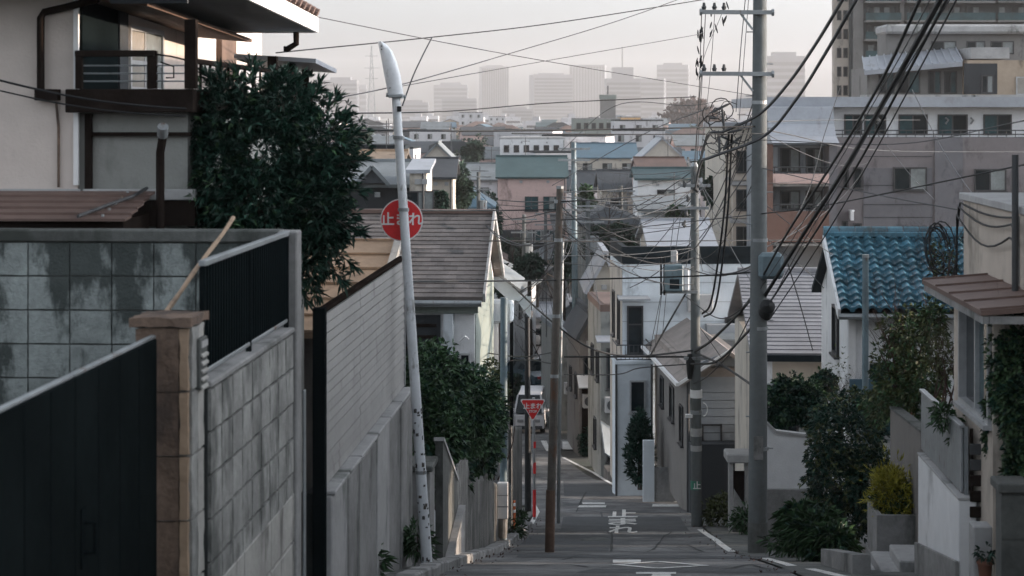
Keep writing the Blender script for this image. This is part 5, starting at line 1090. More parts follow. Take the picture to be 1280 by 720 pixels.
for k in range(3): M().box(X(906,Yb)+.02,Yb-.03,Z(225+48*k,Yb),X(952,Yb),Yb-.002,Z(221+48*k,Yb)).obj('string_course', mat('concrete_pale'), ba)
# terraced apartments above
Yt = 128.; tb = T('apartment_block', 'terraced apartments with sloping pale metal roofs at upper right', 'apartment', (P(1180,0,Yt).x,Yt,G(Yt)-1))
M().box(X(1084,Yt),Yt,G(Yt)-1,X(1500,Yt),Yt+6,Z(84,Yt)).obj('wall', mat('wall_tower'), tb)
M().box(X(1118,Yt),Yt+3,Z(83.9,Yt),X(1500,Yt),Yt+6,Z(40,Yt)).obj('upper_wall', mat('wall_tower'), tb)
M().box(X(1116,Yt),Yt+2.3,Z(40.2,Yt),X(1500,Yt),Yt+6.2,Z(28,Yt),.15).obj('roof_edge', mat('concrete_pale'), tb)
M().slab((X(1075,Yt),Yt-1.6,Z(89,Yt)),(X(1196,Yt),Yt-1.6,Z(78,Yt)),(X(1207,Yt),Yt+2.9,Z(58,Yt)),(X(1088,Yt),Yt+2.9,Z(70,Yt)), .3).obj('metal_roof', mat('roof_metal'), tb)
M().box(X(1208,Yt),Yt-1.2,Z(74,Yt),X(1256,Yt),Yt+2.8,Z(60,Yt)).obj('roof_block', mat('concrete_pale'), tb)
for k in range(14):
    f = k/13.; M().bar(Vector((X(1075,Yt),Yt-1.6,Z(89,Yt))).lerp(Vector((X(1196,Yt),Yt-1.6,Z(78,Yt))), f)+Vector((0,0,.05)), Vector((X(1088,Yt),Yt+2.9,Z(70,Yt))).lerp(Vector((X(1207,Yt),Yt+2.9,Z(58,Yt))), f)+Vector((0,0,.05)), .08, .1).obj('standing_seam', mat('roof_metal'), tb)
M().box(X(1203,Yt),Yt-1.4,G(Yt)-1,X(1500,Yt),Yt-.01,Z(76,Yt)).obj('side_wall', mat('wall_tan'), tb)
M().box(X(1199,Yt),Yt-1.41,Z(118,Yt),X(1240,Yt),Yt-1.3,Z(80,Yt)).obj('recess', mat('wall_dark'), tb)
for a, b in ((1098,1118),(1122,1150),(1160,1176),(1180,1196)): window(tb, (X(a,Yt),Yt,Z(117,Yt)), (1,0,0), (0,-1,0), X(b,Yt)-X(a,Yt), 1.5, glass=('glass_dark','glass_teal'), fw=.08, sill=False)
for a, b in ((1164,1196),(1208,1232),(1238,1268)): window(tb, (X(a,Yt+3),Yt+3,Z(66,Yt)), (1,0,0), (0,-1,0), X(b,Yt)-X(a,Yt), .9, glass=('glass_dark','glass_curtain'), fw=.08, sill=False)
window(tb, (X(1263,Yt),Yt-1.41,Z(119,Yt)), (1,0,0), (0,-1,0), 1.4, 1.2, frame='sash_alu', glass=('glass_warm','glass_curtain'), fw=.08)
window(tb, (X(1220,Yt),Yt-1.415,Z(117,Yt)), (1,0,0), (0,-1,0), .8, 1.2, glass=('glass_dark','glass_curtain'), fw=.08)
for a, b in ((1070,1200),(1205,1290)): M().box(X(a,Yt),Yt-3.2,Z(128,Yt),X(b,Yt),Yt-1.5,Z(119,Yt)).obj('terrace_wall', mat('concrete_pale'), tb)
# tower
Yo = 190.; to = T('apartment_tower', 'tall grey brown apartment tower with balconies at upper right', 'apartment tower', (P(1150,0,Yo).x,Yo,-17))
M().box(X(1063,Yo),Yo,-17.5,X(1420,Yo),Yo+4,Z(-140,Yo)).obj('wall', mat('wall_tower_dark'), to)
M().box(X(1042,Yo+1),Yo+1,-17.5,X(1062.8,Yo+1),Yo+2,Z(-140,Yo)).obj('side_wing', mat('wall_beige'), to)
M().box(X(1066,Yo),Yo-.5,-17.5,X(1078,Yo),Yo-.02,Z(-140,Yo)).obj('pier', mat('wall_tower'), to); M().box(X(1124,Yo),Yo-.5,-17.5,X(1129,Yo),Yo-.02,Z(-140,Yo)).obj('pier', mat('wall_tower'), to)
for k in range(9):
    py = -66+k*23.6
    for a, b in ((1079,1123),(1130,1240),(1243,1400)):
        fl = M().box(X(a,Yo),Yo-1.5,Z(py+23.4,Yo),X(b,Yo),Yo-.02,Z(py+21.2,Yo)).obj('balcony', mat('wall_tower'), to)
        M().box(X(a,Yo),Yo-1.45,Z(py+21.1,Yo),X(b,Yo),Yo-1.4,Z(py+12,Yo)).obj('glass_front', mat('glass_teal'), fl)
    for a in (1084,1104,1136,1160,1184,1208,1248,1272): window(to, (X(a,Yo),Yo,Z(py+21,Yo)), (1,0,0), (0,-1,0), 1.3, 1.4, glass=('glass_dark','glass_curtain','glass_dark') if (a+k) % 3 else ('glass_curtain','glass_dark'), fw=.08, sill=False)
    for a in (1046,1054): window(to, (X(a,Yo+1),Yo+1,Z(py+20,Yo)), (1,0,0), (0,-1,0), .45, 1.0, leaves=1, fw=.08, sill=False)
# ------------------------------------------------------------ town below: the houses one can tell apart
def town(label, px0, px1, pe, pr, Y, dp=8, roof='gable_x', wall='wall_white', roofm='roof_grey', wins=1, rz=0, cat='house', name='house', ov=.4, group=None, **kw):
    loc, wd, h = HP(px0, px1, pe, Y); s = Y/F
    rh = max(.3, zpy(pr, Y+(dp/2 if roof in ('gable_x','hip') else 0))-zpy(pe, Y)) if roof not in ('flat',) else 0
    wl_ = []
    if wins == 1:
        n = max(1, int(wd/2.2))
        for fl in range(2 if h > 4.4 else 1):
            for i in range(n): wl_.append(('f', -wd/2+(i+.5)*wd/n-.6, h-1.9-fl*2.7, 1.2, 1.1, {}))
    elif wins: wl_ = wins(wd, h, s)
    return house(name, label, cat, loc, R(rz), wd, dp, h, roof, rh, ov, wall, roofm, wl_, group, **kw)
pk = town('pink house with teal roof in the middle of the town', 622, 708, 220, 196, 150, roof='gable_x', wall='wall_pink', roofm='roof_teal', dp=7, ov=.3,
   wins=lambda w_, h, s: [('f', (656-665)*s, h-2.75, 1.05, 1.15, dict(glass=('glass_teal','glass_teal'))), ('f', (679-665)*s, h-2.75, 1.35, 1.15, dict(glass=('glass_teal','glass_curtain'), leaves=3))])
s = 150/F; hpk = zpy(220,150)-(G(150)-.25)
M().box(-2.6,-1.3,0,2.6,-.01,zpy(287,150)-(G(150)-.25)).obj('lower_storey', mat('wall_dark'), pk)
for i in range(3): window(pk, (-.9+i*1.1,-1.3,zpy(301,150)-(G(150)-.25)), (1,0,0), (0,-1,0), .95, .9, frame='sash_alu', glass=('glass_teal','glass_curtain'))
town('white apartment house with rows of small windows behind the pink house', 625, 706, 174, 170, 260, roof='flat', wall='wall_white', roofm='concrete_pale', dp=12,
   wins=lambda w_, h, s: [('f', -w_/2+.5+i*1.35, h-1.75-k*2.6, .75, .95, dict(leaves=1)) for i in range(6) for k in range(3)], cat='apartment', name='apartment_block')
town('long hall with bright blue roof in the middle distance', 722, 796, 196, 179.5, 240, roof='gable_x', wall='wall_cream', roofm='roof_blue', dp=9)
town('white house with brown and teal double roof right of centre', 797, 868, 222, 211, 128, roof='gable_x', wall='wall_white', roofm='roof_teal', dp=5)
town('brown upper roof storey behind the teal eaves', 797, 858, 211, 198, 133, roof='gable_x', wall='wall_pink', roofm='roof_brown', dp=6, wins=0, ov=.2)
town('pale gabled house with pointed gable above the brown roof', 800, 856, 198, 172, 185, roof='gable_y', wall='wall_cream', roofm='roof_metal', dp=8)
town('small dark gabled house left of the teal eaved house', 752, 796, 235, 214, 138, roof='gable_x', wall='wall_cream', roofm='roof_dark', dp=7)
town('house with wide dark hip roof below the small dark gable', 728, 800, 280, 256, 104, roof='hip', wall='wall_stucco', roofm='roof_dark', dp=7)
town('white roofed house behind the dark roof band', 815, 890, 306, 276, 82, roof='gable_x', wall='wall_cream', roofm='roof_metal', dp=7)
town('white flat house under the brown and teal roofs', 806, 862, 262, 250, 108, roof='shed', wall='wall_bluewhite', roofm='roof_grey', dp=6)
town('cream house in front of the dark roof band', 742, 772, 345, 318, 78, roof='gable_y', wall='wall_cream', roofm='roof_metal', dp=5)
town('dark walled house with small gable at the left edge of town', 352, 516, 229, 203, 76, roof='gable_x', wall='wall_dark', roofm='roof_grey', dp=7, ov=.4,
   wins=lambda w_, h, s: [('r', 1, h-2.2, 1.2, 1.4, {}), ('r', 3.2, h-2.2, 1.2, 1.4, {})])
dg = T('dormer', 'triangular dormer gable on the grey roof of the dark house', 'dormer', tuple(P(465,228,75.2)))
M().prism([(P(446,0,75.2).x,zpy(229,75.2)),(P(484,0,75.2).x,zpy(229,75.2)),(P(465,0,75.2).x,zpy(210,75.2))], 'y', 75.2, 76.6).obj('gable', mat('roof_dark'), dg)
for a, b in (((444,231),(465,208)),((465,208),(486,231))): M().bar(P(a[0],a[1],75.15), P(b[0],b[1],75.15), .25, .14).obj('barge_board', mat('roof_grey'), dg)
town('white eaved wing beside the dark walled house', 512, 533, 212, 204, 72, roof='shed', wall='wall_cream', roofm='roof_metal', dp=5, ov=.15)
town('long house with tan roof behind the dark walled house', 425, 500, 203, 190, 92, roof='gable_x', wall='wall_dark', roofm='roof_tan', dp=6, wins=0)
town('flat black roofed building behind the tan roof', 440, 506, 187, 182, 110, roof='flat', wall='wall_taupe', roofm='navy', dp=5)
town('cream house with slate blue gable roof behind the lamp pole', 531, 566, 220, 199, 112, roof='gable_x', wall='wall_cream', roofm='roof_dark', dp=7,
   wins=lambda w_, h, s: [('f', (536-548.5)*s, h-1.65, .75, .85, {}), ('f', -.3, h-4.2, .8, 1.0, {})])
town('cream gable end peeping over the slate blue roof', 527, 566, 198, 179, 150, roof='gable_y', wall='wall_cream', roofm='roof_grey', dp=7, wins=0)
town('grey roofed pale house left of the pink house', 582, 624, 223, 205, 170, roof='gable_x', wall='far_wall_pale', roofm='roof_grey', dp=7)
town('low house with dusty blue roof left of the pink house', 562, 612, 258, 236, 125, roof='hip', wall='far_wall_pale', roofm='roof_blue', dp=6)
town('dark apartment house with roof tower below the skyline', 717, 776, 149, 146, 420, roof='flat', wall='wall_greygreen', roofm='concrete', dp=16, cat='apartment', name='apartment_block',
   wins=lambda w_, h, s: [('f', -w_/2+.6+i*1.65, h-2.2-k*2.9, 1.0, 1.4, dict(leaves=1, fw=.1)) for i in range(6) for k in range(3)])
rt = T('roof_tower', 'square grey roof tower with mast on the dark apartment house', 'tower', tuple(P(760,150,426)))
M().box(P(750.5,0,426).x,424,zpy(152,426),P(769,0,426).x,428,zpy(119,426)).obj('shaft', mat('wall_tower'), rt); M().box(P(749.5,0,426).x,423.8,zpy(124,426),P(770,0,426).x,428.2,zpy(118.5,426)).obj('cap', mat('wall_greygreen'), rt); M().tube([P(760,118,426), P(760,107,426)], .18, 6).obj('mast', mat('cable_grey'), rt)
town('orange lit building right of the roof tower', 775, 801, 147, 145, 440, roof='flat', wall='wall_orange', roofm='concrete', dp=12, cat='building', name='building',
   wins=lambda w_, h, s: [('f', -w_/2+.5+i*1.5, h-2.4-k*2.9, .9, 1.3, dict(leaves=1, fw=.1)) for i in range(3) for k in range(2)])
town('pale house with balcony beside the parked cars', 655, 702, 395, 380, 124, roof='gable_x', wall='far_wall_pale', roofm='roof_metal', dp=6)
town('green fronted small house at the end of the street', 722, 742, 365, 358, 112, roof='flat', wall='roof_teal', roofm='roof_brown', dp=5, wins=0)
town('small white shed house right of the rusty pole', 703, 724, 388, 380, 116, roof='gable_y', wall='wall_bluewhite', roofm='roof_metal', dp=5)
lwv = T('retaining_wall', 'long pale grey retaining wall below the pink house', 'wall', (P(650,0,134).x,134,G(134)))
M().box(P(560,0,134).x,134,G(134)-.5,P(720,0,134).x,134.4,zpy(338,134)).obj('wall', mat('concrete'), lwv); M().box(P(560,0,134).x,133.9,zpy(337.9,134),P(720,0,134).x,134.5,zpy(334,134)).obj('coping', mat('concrete_pale'), lwv)
for k in range(10): M().box(P(566+k*16,0,134).x,133.96,G(134)-.5,P(566.8+k*16,0,134).x,133.998,zpy(338,134)).obj('pilaster', mat('concrete_dark'), lwv)
# bare trees and greenery around the wall
for i, (px, py, Y, hgt) in enumerate(((640,340,128,2.6),(672,350,126,2.4),(705,345,122,2.6),(735,330,118,2.4),(690,420,110,2.0),(755,300,100,2.2))):
    t = T('bare_tree', ['bare grey tree left of the rusty pole top','bare tree in front of the pale retaining wall','bare thin tree right of the rusty pole','bare tree near the cream house with white gable','bare twiggy tree above the parked cars','bare tree beside the wide dark hip roof'][i], 'tree', (P(px,0,Y).x,Y,G(Y)))
    m = M(); rr = random.Random(130+i); p0 = Vector((P(px,0,Y).x,Y,G(Y)-.1)); z1 = zpy(py,Y)
    m.tube([p0, Vector((p0.x,Y,z1))], [.14,.09], 7)
    for k in range(6): branches(m, (p0.x,Y,z1-.5*k), (rr.uniform(-1,1), rr.uniform(-.6,.6), .9), hgt, .05, 3, rr)
    m.obj('branches', mat('bark'), t)
def gtree(label, px, pt, pb, Y, rx, seed, mk='leaf_far', n=260, size=.5, group='trees in the town below'):
    t = T('tree', label, 'tree', (P(px,0,Y).x,Y,G(Y))); s = Y/F; rr = random.Random(seed); cy = (pt+pb)/2; rz = (pb-pt)/2; bl = []
    for k in range(6): bl.append(PB(px+rr.uniform(-.55,.55)*rx, cy+rr.uniform(-.4,.4)*rz, Y, rx*rr.uniform(.4,.6), rx*.5, rz*rr.uniform(.45,.65)))
    foliage(t, 'crown', mk, bl, n, size, per=5, aspect=.6, seed=seed, shell=.4); tag(t, group=group)
    M().tube([(P(px,0,Y).x,Y,G(Y)-.2),(P(px,0,Y).x,Y,zpy(cy,Y))], [.25,.1], 7).obj('trunk', mat('bark'), t)
gtree('rounded dark green tree left of the lamp pole', 445, 160, 186, 260, 22, 140, n=420, size=.7)
rr = random.Random(505)
for i in range(26):
    Y = rr.choice((185,212,244,280,322,375,440,520)); px = rr.uniform(500,900); gy = HY-G(Y)*F/Y
    gtree('%s garden tree between the roofs, counted from the left' % ['first','second','third','fourth','fifth','sixth','seventh','eighth','ninth','tenth','eleventh','twelfth','thirteenth','fourteenth','fifteenth','sixteenth','seventeenth','eighteenth','nineteenth','twentieth','twenty first','twenty second','twenty third','twenty fourth','twenty fifth','twenty sixth'][i], 505+i*15.2, gy-rr.uniform(7,10)*F/Y, gy-1.2*F/Y, Y, rr.uniform(2,3.6)*F/Y, 600+i, n=150, size=.55)
gtree('dark green tree between the cream and pink houses', 590, 178, 204, 210, 16, 141, size=.6); gtree('dark tree right of the cream house', 572, 205, 238, 150, 13, 142, size=.45)
gtree('bushy tree beside the pink house left edge', 612, 238, 300, 140, 14, 143, size=.4); gtree('dark bushes under the pink house', 640, 296, 334, 140, 24, 144, n=360, size=.4)
for lb, a, b, c_, d_, e_ in (('leafy tree left of the low dusty blue roof',545,240,268,110,12),('dark tree over the dusty blue roof',578,222,262,118,14),('tall bushy tree below the dusty blue roof',600,262,332,112,16),('spreading bush left of the rusty pole',625,330,376,104,17),('round bush under the pink lower storey',662,318,352,112,18),
   ('narrow tree just right of the rusty pole',704,300,346,108,11),('small tree left of the small dark gable',735,235,264,122,11),('tree in front of the wide dark hip roof',778,280,314,98,13),('tree behind the metal box pole',846,258,292,100,11),('tree left of the beige apartment bays',893,220,262,104,12)):
    gtree(lb, a, b, c_, d_, e_, int(a), mk='leaf_mid' if a % 3 == 0 else 'leaf_dark' if a % 2 else 'leaf_far', n=300, size=.34)
gtree('leafy bush right of the rusty pole at mid height', 722, 305, 352, 126, 18, 145, n=320, size=.38); gtree('dark green tree beside the cable pole top', 880, 196, 222, 150, 14, 146, size=.45)
gtree('dark garden tree below the dark hip roof', 748, 282, 320, 100, 16, 147, n=320, size=.3); gtree('evergreen behind the white roofed house', 868, 290, 318, 92, 12, 148, size=.28)
gtree('bush beside the green fronted house', 690, 395, 425, 118, 12, 149, size=.3); gtree('dark hedge tree left of the parked cars', 640, 470, 500, 100, 14, 150, n=260, size=.3)
for i in range(14):
    px = 480+i*31+random.uniform(-8,8); Y = random.uniform(600,1100)
    gtree('distant green tree in the hazy belt, number %s from the lamp pole' % ['one','two','three','four','five','six','seven','eight','nine','ten','eleven','twelve','thirteen','fourteen'][i], px, 160+random.uniform(-3,4), 186, Y, random.uniform(16,26), 160+i, n=200, size=1.6)

# ------------------------------------------------------------ infill houses of the town
taken = []
def hit(px, Y, w_): return any(abs(px-a) < (w_+b)/2 and abs(Y-c) < 7 for a, b, c in taken)
PAL = [('white','wall_white'),('cream','wall_cream'),('grey','far_wall'),('pale','far_wall_pale'),('beige','wall_beige'),('tan','wall_tan'),('pinkish','wall_pink')]
ROO = [('grey','roof_grey'),('dark','roof_dark'),('brown','roof_brown'),('blue grey','roof_teal'),('charcoal','navy'),('faded blue','roof_blue')]
ORD = ['first','second','third','fourth','fifth','sixth','seventh','eighth','ninth','tenth','eleventh','twelfth','thirteenth','fourteenth','fifteenth','sixteenth','seventeenth','eighteenth','nineteenth','twentieth']
ORDP = ORD
protos = {}; rr = random.Random(77); seen = {}
spots = []
for Y in [112,122,134,147,162,176,190,205,220,236,252,270,290,312,336,362,392,426,466,512,570,640,730,840]:
    n = 12 if Y < 300 else 13
    for i in range(n):
        px = 395+(i+rr.uniform(.1,.9))*(575/n)
        x = (px-CX)*Y/F
        if Y < 165 and 632 < px < 700: continue
        if Y < 130 and (px < 560 or px > 700): continue
        if hit(px, Y, 44*150/Y): continue
        taken.append((px, 44*150/Y, Y)); spots.append((px, Y))
spots.sort(key=lambda q: q[1])
for (px, Y) in spots:
    k = rr.randrange(14)
    if k not in protos:
        wn1, wm_ = PAL[k % len(PAL)]; rn, rm_ = ROO[(k*5+1) % len(ROO)]; rt_ = ['gable_x','hip','gable_y','flat','gable_x','hip','gable_x','gable_y','gable_x','hip','gable_x','hip','gable_y','gable_x'][k]
        wd = 5+(k*1.3) % 4; dp = 6+(k*.7) % 3; h = 5.0+(k*.9) % 3 + (2.5 if rt_ == 'flat' else 0)
        wl_ = [('f', -wd/2+(i+.5)*wd/3-.5, h-1.8-f*2.6, 1.0, 1.1, {}) for i in range(3) for f in range(2 if h > 5 else 1)] + [('l', 1.5, h-1.8, 1.0, 1.0, {}), ('r', 1.5, h-1.8, 1.0, 1.0, {})]
        protos[k] = (house('house', '-', 'house', (0,0,0), 0, wd, dp, h, rt_, 1.5, .4, wm_, rm_, wl_), wn1, rn, {'gable_x':'gable','gable_y':'gable fronted','hip':'hip','flat':'flat','shed':'lean to'}[rt_])
        o = protos[k][0]
    else: o = copy_tree(protos[k][0], far=Y > 230)
    o.location = ((px-CX)*Y/F, Y, G(Y)-.2); o.rotation_euler = (0,0,R(rr.uniform(-12,12))); sc_ = rr.uniform(.8,1.05); o.scale = (sc_,sc_,sc_)
    _, wn1, rn, rt_ = protos[k]
    lm = ('left of the lamp pole' if px < 495 else 'left of the pink house' if px < 622 else 'behind the pink house' if px < 708 else 'near the blue hall' if px < 800 else 'near the utility poles')
    key = (wn1, rn, rt_, lm); seen[key] = seen.get(key, 0)+1
    o['label'] = '%s house with %s %s roof, %s one back %s' % (wn1, rn, rt_, ORD[min(seen[key]-1, len(ORD)-1)], lm); o['group'] = 'houses of the town below'

# ------------------------------------------------------------ poles of the town
am = M(); am.tube([(0,0,-.6),(0,0,1.6)], .025, 5).tube([(-.7,0,1.3),(.7,0,1.3)], .018, 4)
for q in range(6): am.tube([(-.6+q*.24,-.35,1.3),(-.6+q*.24,.35,1.3)], .012, 4)
ame = am.mesh('antenna', mat('cable_grey'))
rr = random.Random(303); nant = 0
for o in [q for q in COL.objects if q.name.startswith('house') and q.parent is None and q.location.y > 70]:
    if o.location.y > 330 or rr.random() < .5: continue
    rf_ = [c_ for c_ in o.children if c_.name.startswith('roof')]
    if rf_:
        bb = [Vector(q) for q in rf_[0].bound_box]; a = bpy.data.objects.new('antenna', ame); COL.objects.link(a); a.parent = o
        a.location = ((bb[0].x+bb[6].x)/2+rr.uniform(-1,1), (bb[0].y+bb[6].y)/2, max(q.z for q in bb)-.1); a.rotation_euler = (0,0,rr.uniform(0,3))
tops = []
for i, (px, Y, pt_) in enumerate(((735,96,250),(776,108,232),(655,118,268),(682,140,262),(598,122,215),(545,135,205),(833,120,240),(790,165,205),(640,190,205),(705,215,196),(580,230,192),(860,200,196),(755,260,186),(820,300,180),(660,330,178),(520,300,184))):
    x = P(px,0,Y).x; zt = zpy(pt_, Y); t = T('utility_pole', ['nearest','second','third','fourth','fifth','sixth','seventh','eighth','ninth','tenth','eleventh','twelfth','thirteenth','fourteenth','fifteenth','farthest'][i]+' thin utility pole among the town roofs, counted going away', 'utility pole', (x,Y,G(Y)), group='utility poles in the town')
    M().tube([(x,Y,G(Y)-.3),(x,Y,zt)], [.17,.11], 8).obj('shaft', mat('pole_concrete'), t, smooth=True)
    for k in range(2): M().bar((x-.8,Y-.15,zt-.3-.8*k),(x+.8,Y-.15,zt-.3-.8*k), .09).obj('crossarm', mat('steel_grey'), t)
    M().tube([(x+.3,Y,zt-2.6),(x+.3,Y,zt-1.8)], .25, 8).obj('transformer', mat('steel_grey'), t)
    tops.append((px, Y, zt, x))
town_links = [(0,1),(1,6),(2,3),(0,3),(4,5),(4,2),(6,7),(7,9),(8,9),(3,8),(10,8),(11,13),(12,9),(5,10),(12,13),(15,10)]
for n_, (a, b) in enumerate(town_links):
    for k in range(2):
        p, q_ = Vector((tops[a][3]+.6*(2*k-1), tops[a][1], tops[a][2]-.3-.8*k)), Vector((tops[b][3]+.6*(2*k-1), tops[b][1], tops[b][2]-.3-.8*k))
        mm = M().tube([p.lerp(q_, f)-Vector((0,0,.5*4*f*(1-f))) for f in np.linspace(0,1,12)], .022, 4)
        single(mm, 'overhead_wire', mat('cable_grey'), tuple(p), '%s wire between the %s and %s town poles, counted going away' % (['upper','lower'][k], ORDP[a], ORDP[b]), 'wire', group='wires between the town poles')

# ------------------------------------------------------------ hazy skyline
def tower(label, px0, px1, pt, Y, bands=8, top=0, rz=0, mastp=None, vert=False, sign=False):
    x0, x1 = (px0-CX)*Y/F, (px1-CX)*Y/F; t = T('office_tower', label, 'tower', ((x0+x1)/2, Y, -17), rz=R(rz), group='towers on the skyline'); w_ = x1-x0; h = zpy(pt, Y)+17; d = w_*.8
    M().box(-w_/2,0,-1,w_/2,d,h).obj('wall', mat('haze_tower'), t)
    for k in range(bands):
        z0 = h*(.06+.9*k/bands)
        if vert: M().box(-w_/2+w_*(k+.2)/bands,-.8,h*.05,-w_/2+w_*(k+.75)/bands,-.05,h*.97).obj('window_band', mat('haze_tower_band'), t)
        else:
            M().box(-w_/2+1,-.6,z0,w_/2-1,-.05,z0+h*.5/bands).obj('window_band', mat('haze_tower_band'), t); M().box(w_/2+.05,1,z0,w_/2+.6,d-1,z0+h*.5/bands).obj('window_band', mat('haze_tower_band'), t)
    if top: M().box(-w_*.3,d*.2,h+.05,w_*.3,d*.8,h+top).obj('plant_room', mat('haze_tower'), t)
    if mastp: M().tube([(0,d/2,h+top),(0,d/2,h+top+mastp)], .9, 6).obj('mast', mat('cable_grey'), t)
    return t
SK = [('broad pale tower at the left end of the skyline',404,446,100,2700,10,4,0),('slim pale tower behind the leftmost tower',446,458,106,3300,6,0,0),('low wide block left of the twin blocks',500,535,128,2600,6,3,0),
 ('taller rear block of the left pair on the skyline',542,584,106,3100,9,4,0),('stepped front block of the left pair on the skyline',552,596,123,2500,8,0,0),('tall slim tower third from left on the skyline',602,636,83,3000,12,2,8),
 ('low grey block between the slim tower and the banded slab',627,666,136,2200,6,2,0),('wide banded slab tower at the centre of the skyline',667,716,93,2700,14,2,8),('tall square tower right of the banded slab',712,756,81,3100,12,0,-6),
 ('banded hospital like block with mast on the skyline',757,801,98,2400,10,14,0),('sunlit block right of the mast block',799,830,98,2600,9,0,-10),('dark square tower at the right end of the skyline',821,860,81,2900,12,3,-8),
 ('pale stepped tower behind the thick pole',958,1006,70,2300,10,5,0),('faint low tower right of the thick pole',925,952,118,2600,6,0,0),('faint tower beside the cable pole',866,900,132,2500,6,0,0)]
for i, (lb, a, b, tp_, Y, bd_, top, rz) in enumerate(SK): tower(lb, a, b, tp_, Y, bd_, top, rz, mastp=26 if 'mast on' in lb else None, vert=(i in (5,8)))
rr = random.Random(91); cnt = {}
for i in range(46):
    px = 400+i*12.2+rr.uniform(-4,4); Y = rr.uniform(1100,2100); hpx = rr.uniform(4,20)
    x = (px-CX)*Y/F; w_ = rr.uniform(12,26)*Y/F; h = 17+zpy(164-hpx, Y)
    near = min(SK, key=lambda q: abs((q[1]+q[2])/2-px)); cnt[near[0]] = cnt.get(near[0], 0)+1
    t = T('distant_block', '%s low %s block under the %s' % (ORD[cnt[near[0]]-1], 'pale' if i % 3 else 'grey', ' '.join(near[0].split()[:9])), 'building', (x, Y, -17), rz=R(rr.uniform(-10,10)), group='low blocks on the horizon')
    M().box(-w_/2,0,-1,w_/2,w_*.7,h).obj('wall', mat('far_wall_pale' if i % 3 else 'far_wall'), t)
    for k in range(2): M().box(-w_/2+.6,-.3,h*(.45+.25*k),w_/2-.6,-.03,h*(.55+.25*k)).obj('window_band', mat('haze_tower_band'), t)
    M().box(-w_*.2,w_*.2,h+.03,w_*.15,w_*.5,h+2.5).obj('plant_room', mat('far_wall'), t)
py_ = T('pylon', 'lattice power pylon on the left of the skyline', 'pylon', (P(464,0,1500).x,1500,-17)); m = M(); cx_ = P(464.5,0,1500).x; zt = zpy(57,1500); zb = -17
for k in range(14):
    z0 = zb+(zt-zb)*k/14; z1 = zb+(zt-zb)*(k+1)/14; w0 = 3.6*(1-k/15); w1 = 3.6*(1-(k+1)/15)
    for sx, sy in ((-1,-1),(1,-1),(1,1),(-1,1)): m.bar((cx_+sx*w0,1500+sy*w0,z0),(cx_+sx*w1,1500+sy*w1,z1), .3)
    m.bar((cx_-w0,1500-w0,z0),(cx_+w1,1500-w1,z1), .22).bar((cx_+w0,1500-w0,z0),(cx_-w1,1500-w1,z1), .22)
m.obj('lattice', mat('steel_grey'), py_)
for z, w_ in ((70,5),(85,6),(98,5)): M().bar((cx_-w_,1500,zpy(z,1500)),(cx_+w_,1500,zpy(z,1500)), .35).obj('crossarm', mat('steel_grey'), py_)
hl = M(); g = np.random.default_rng(5)
for i in range(25):
    for j in range(9):
        fx, fy = i/24, j/8; x = P(820,0,700).x+(P(930,0,700).x-P(820,0,700).x)*fx; y = 690+fy*60
        z = -17+ (zpy(137,700)+17)*max(0, math.sin(fx*math.pi))**.7*max(.02, math.sin(min(1,fy*1.2)*math.pi*.5)) + mnoise.noise(Vector((fx*6,fy*4,0)))*1.6
        hl.v.append((x,y,z))
for i in range(24):
    for j in range(8): a = i*9+j; hl.f.append((a, a+9, a+10, a+1))
hill = hl.obj('hill', mat('wall_taupe')); tag(hill, kind='structure')
ht = hl.mesh('x', None); pts = np.array([v.co[:] for v in ht.vertices]); bpy.data.meshes.remove(ht)
hw = bpy.data.objects.new('hill_woodland', leafmesh('hill_woodland', mat('twig'), np.repeat(pts,6,0)+g.normal(0,1.2,(len(pts)*6,3))+[0,0,1], np.tile([0,0,1.], (len(pts)*6,1)), 2.2, 5, .6, .1, 5)); COL.objects.link(hw)
tag(hw, 'brownish wooded mound below the right end of the skyline', 'woodland', kind='stuff')

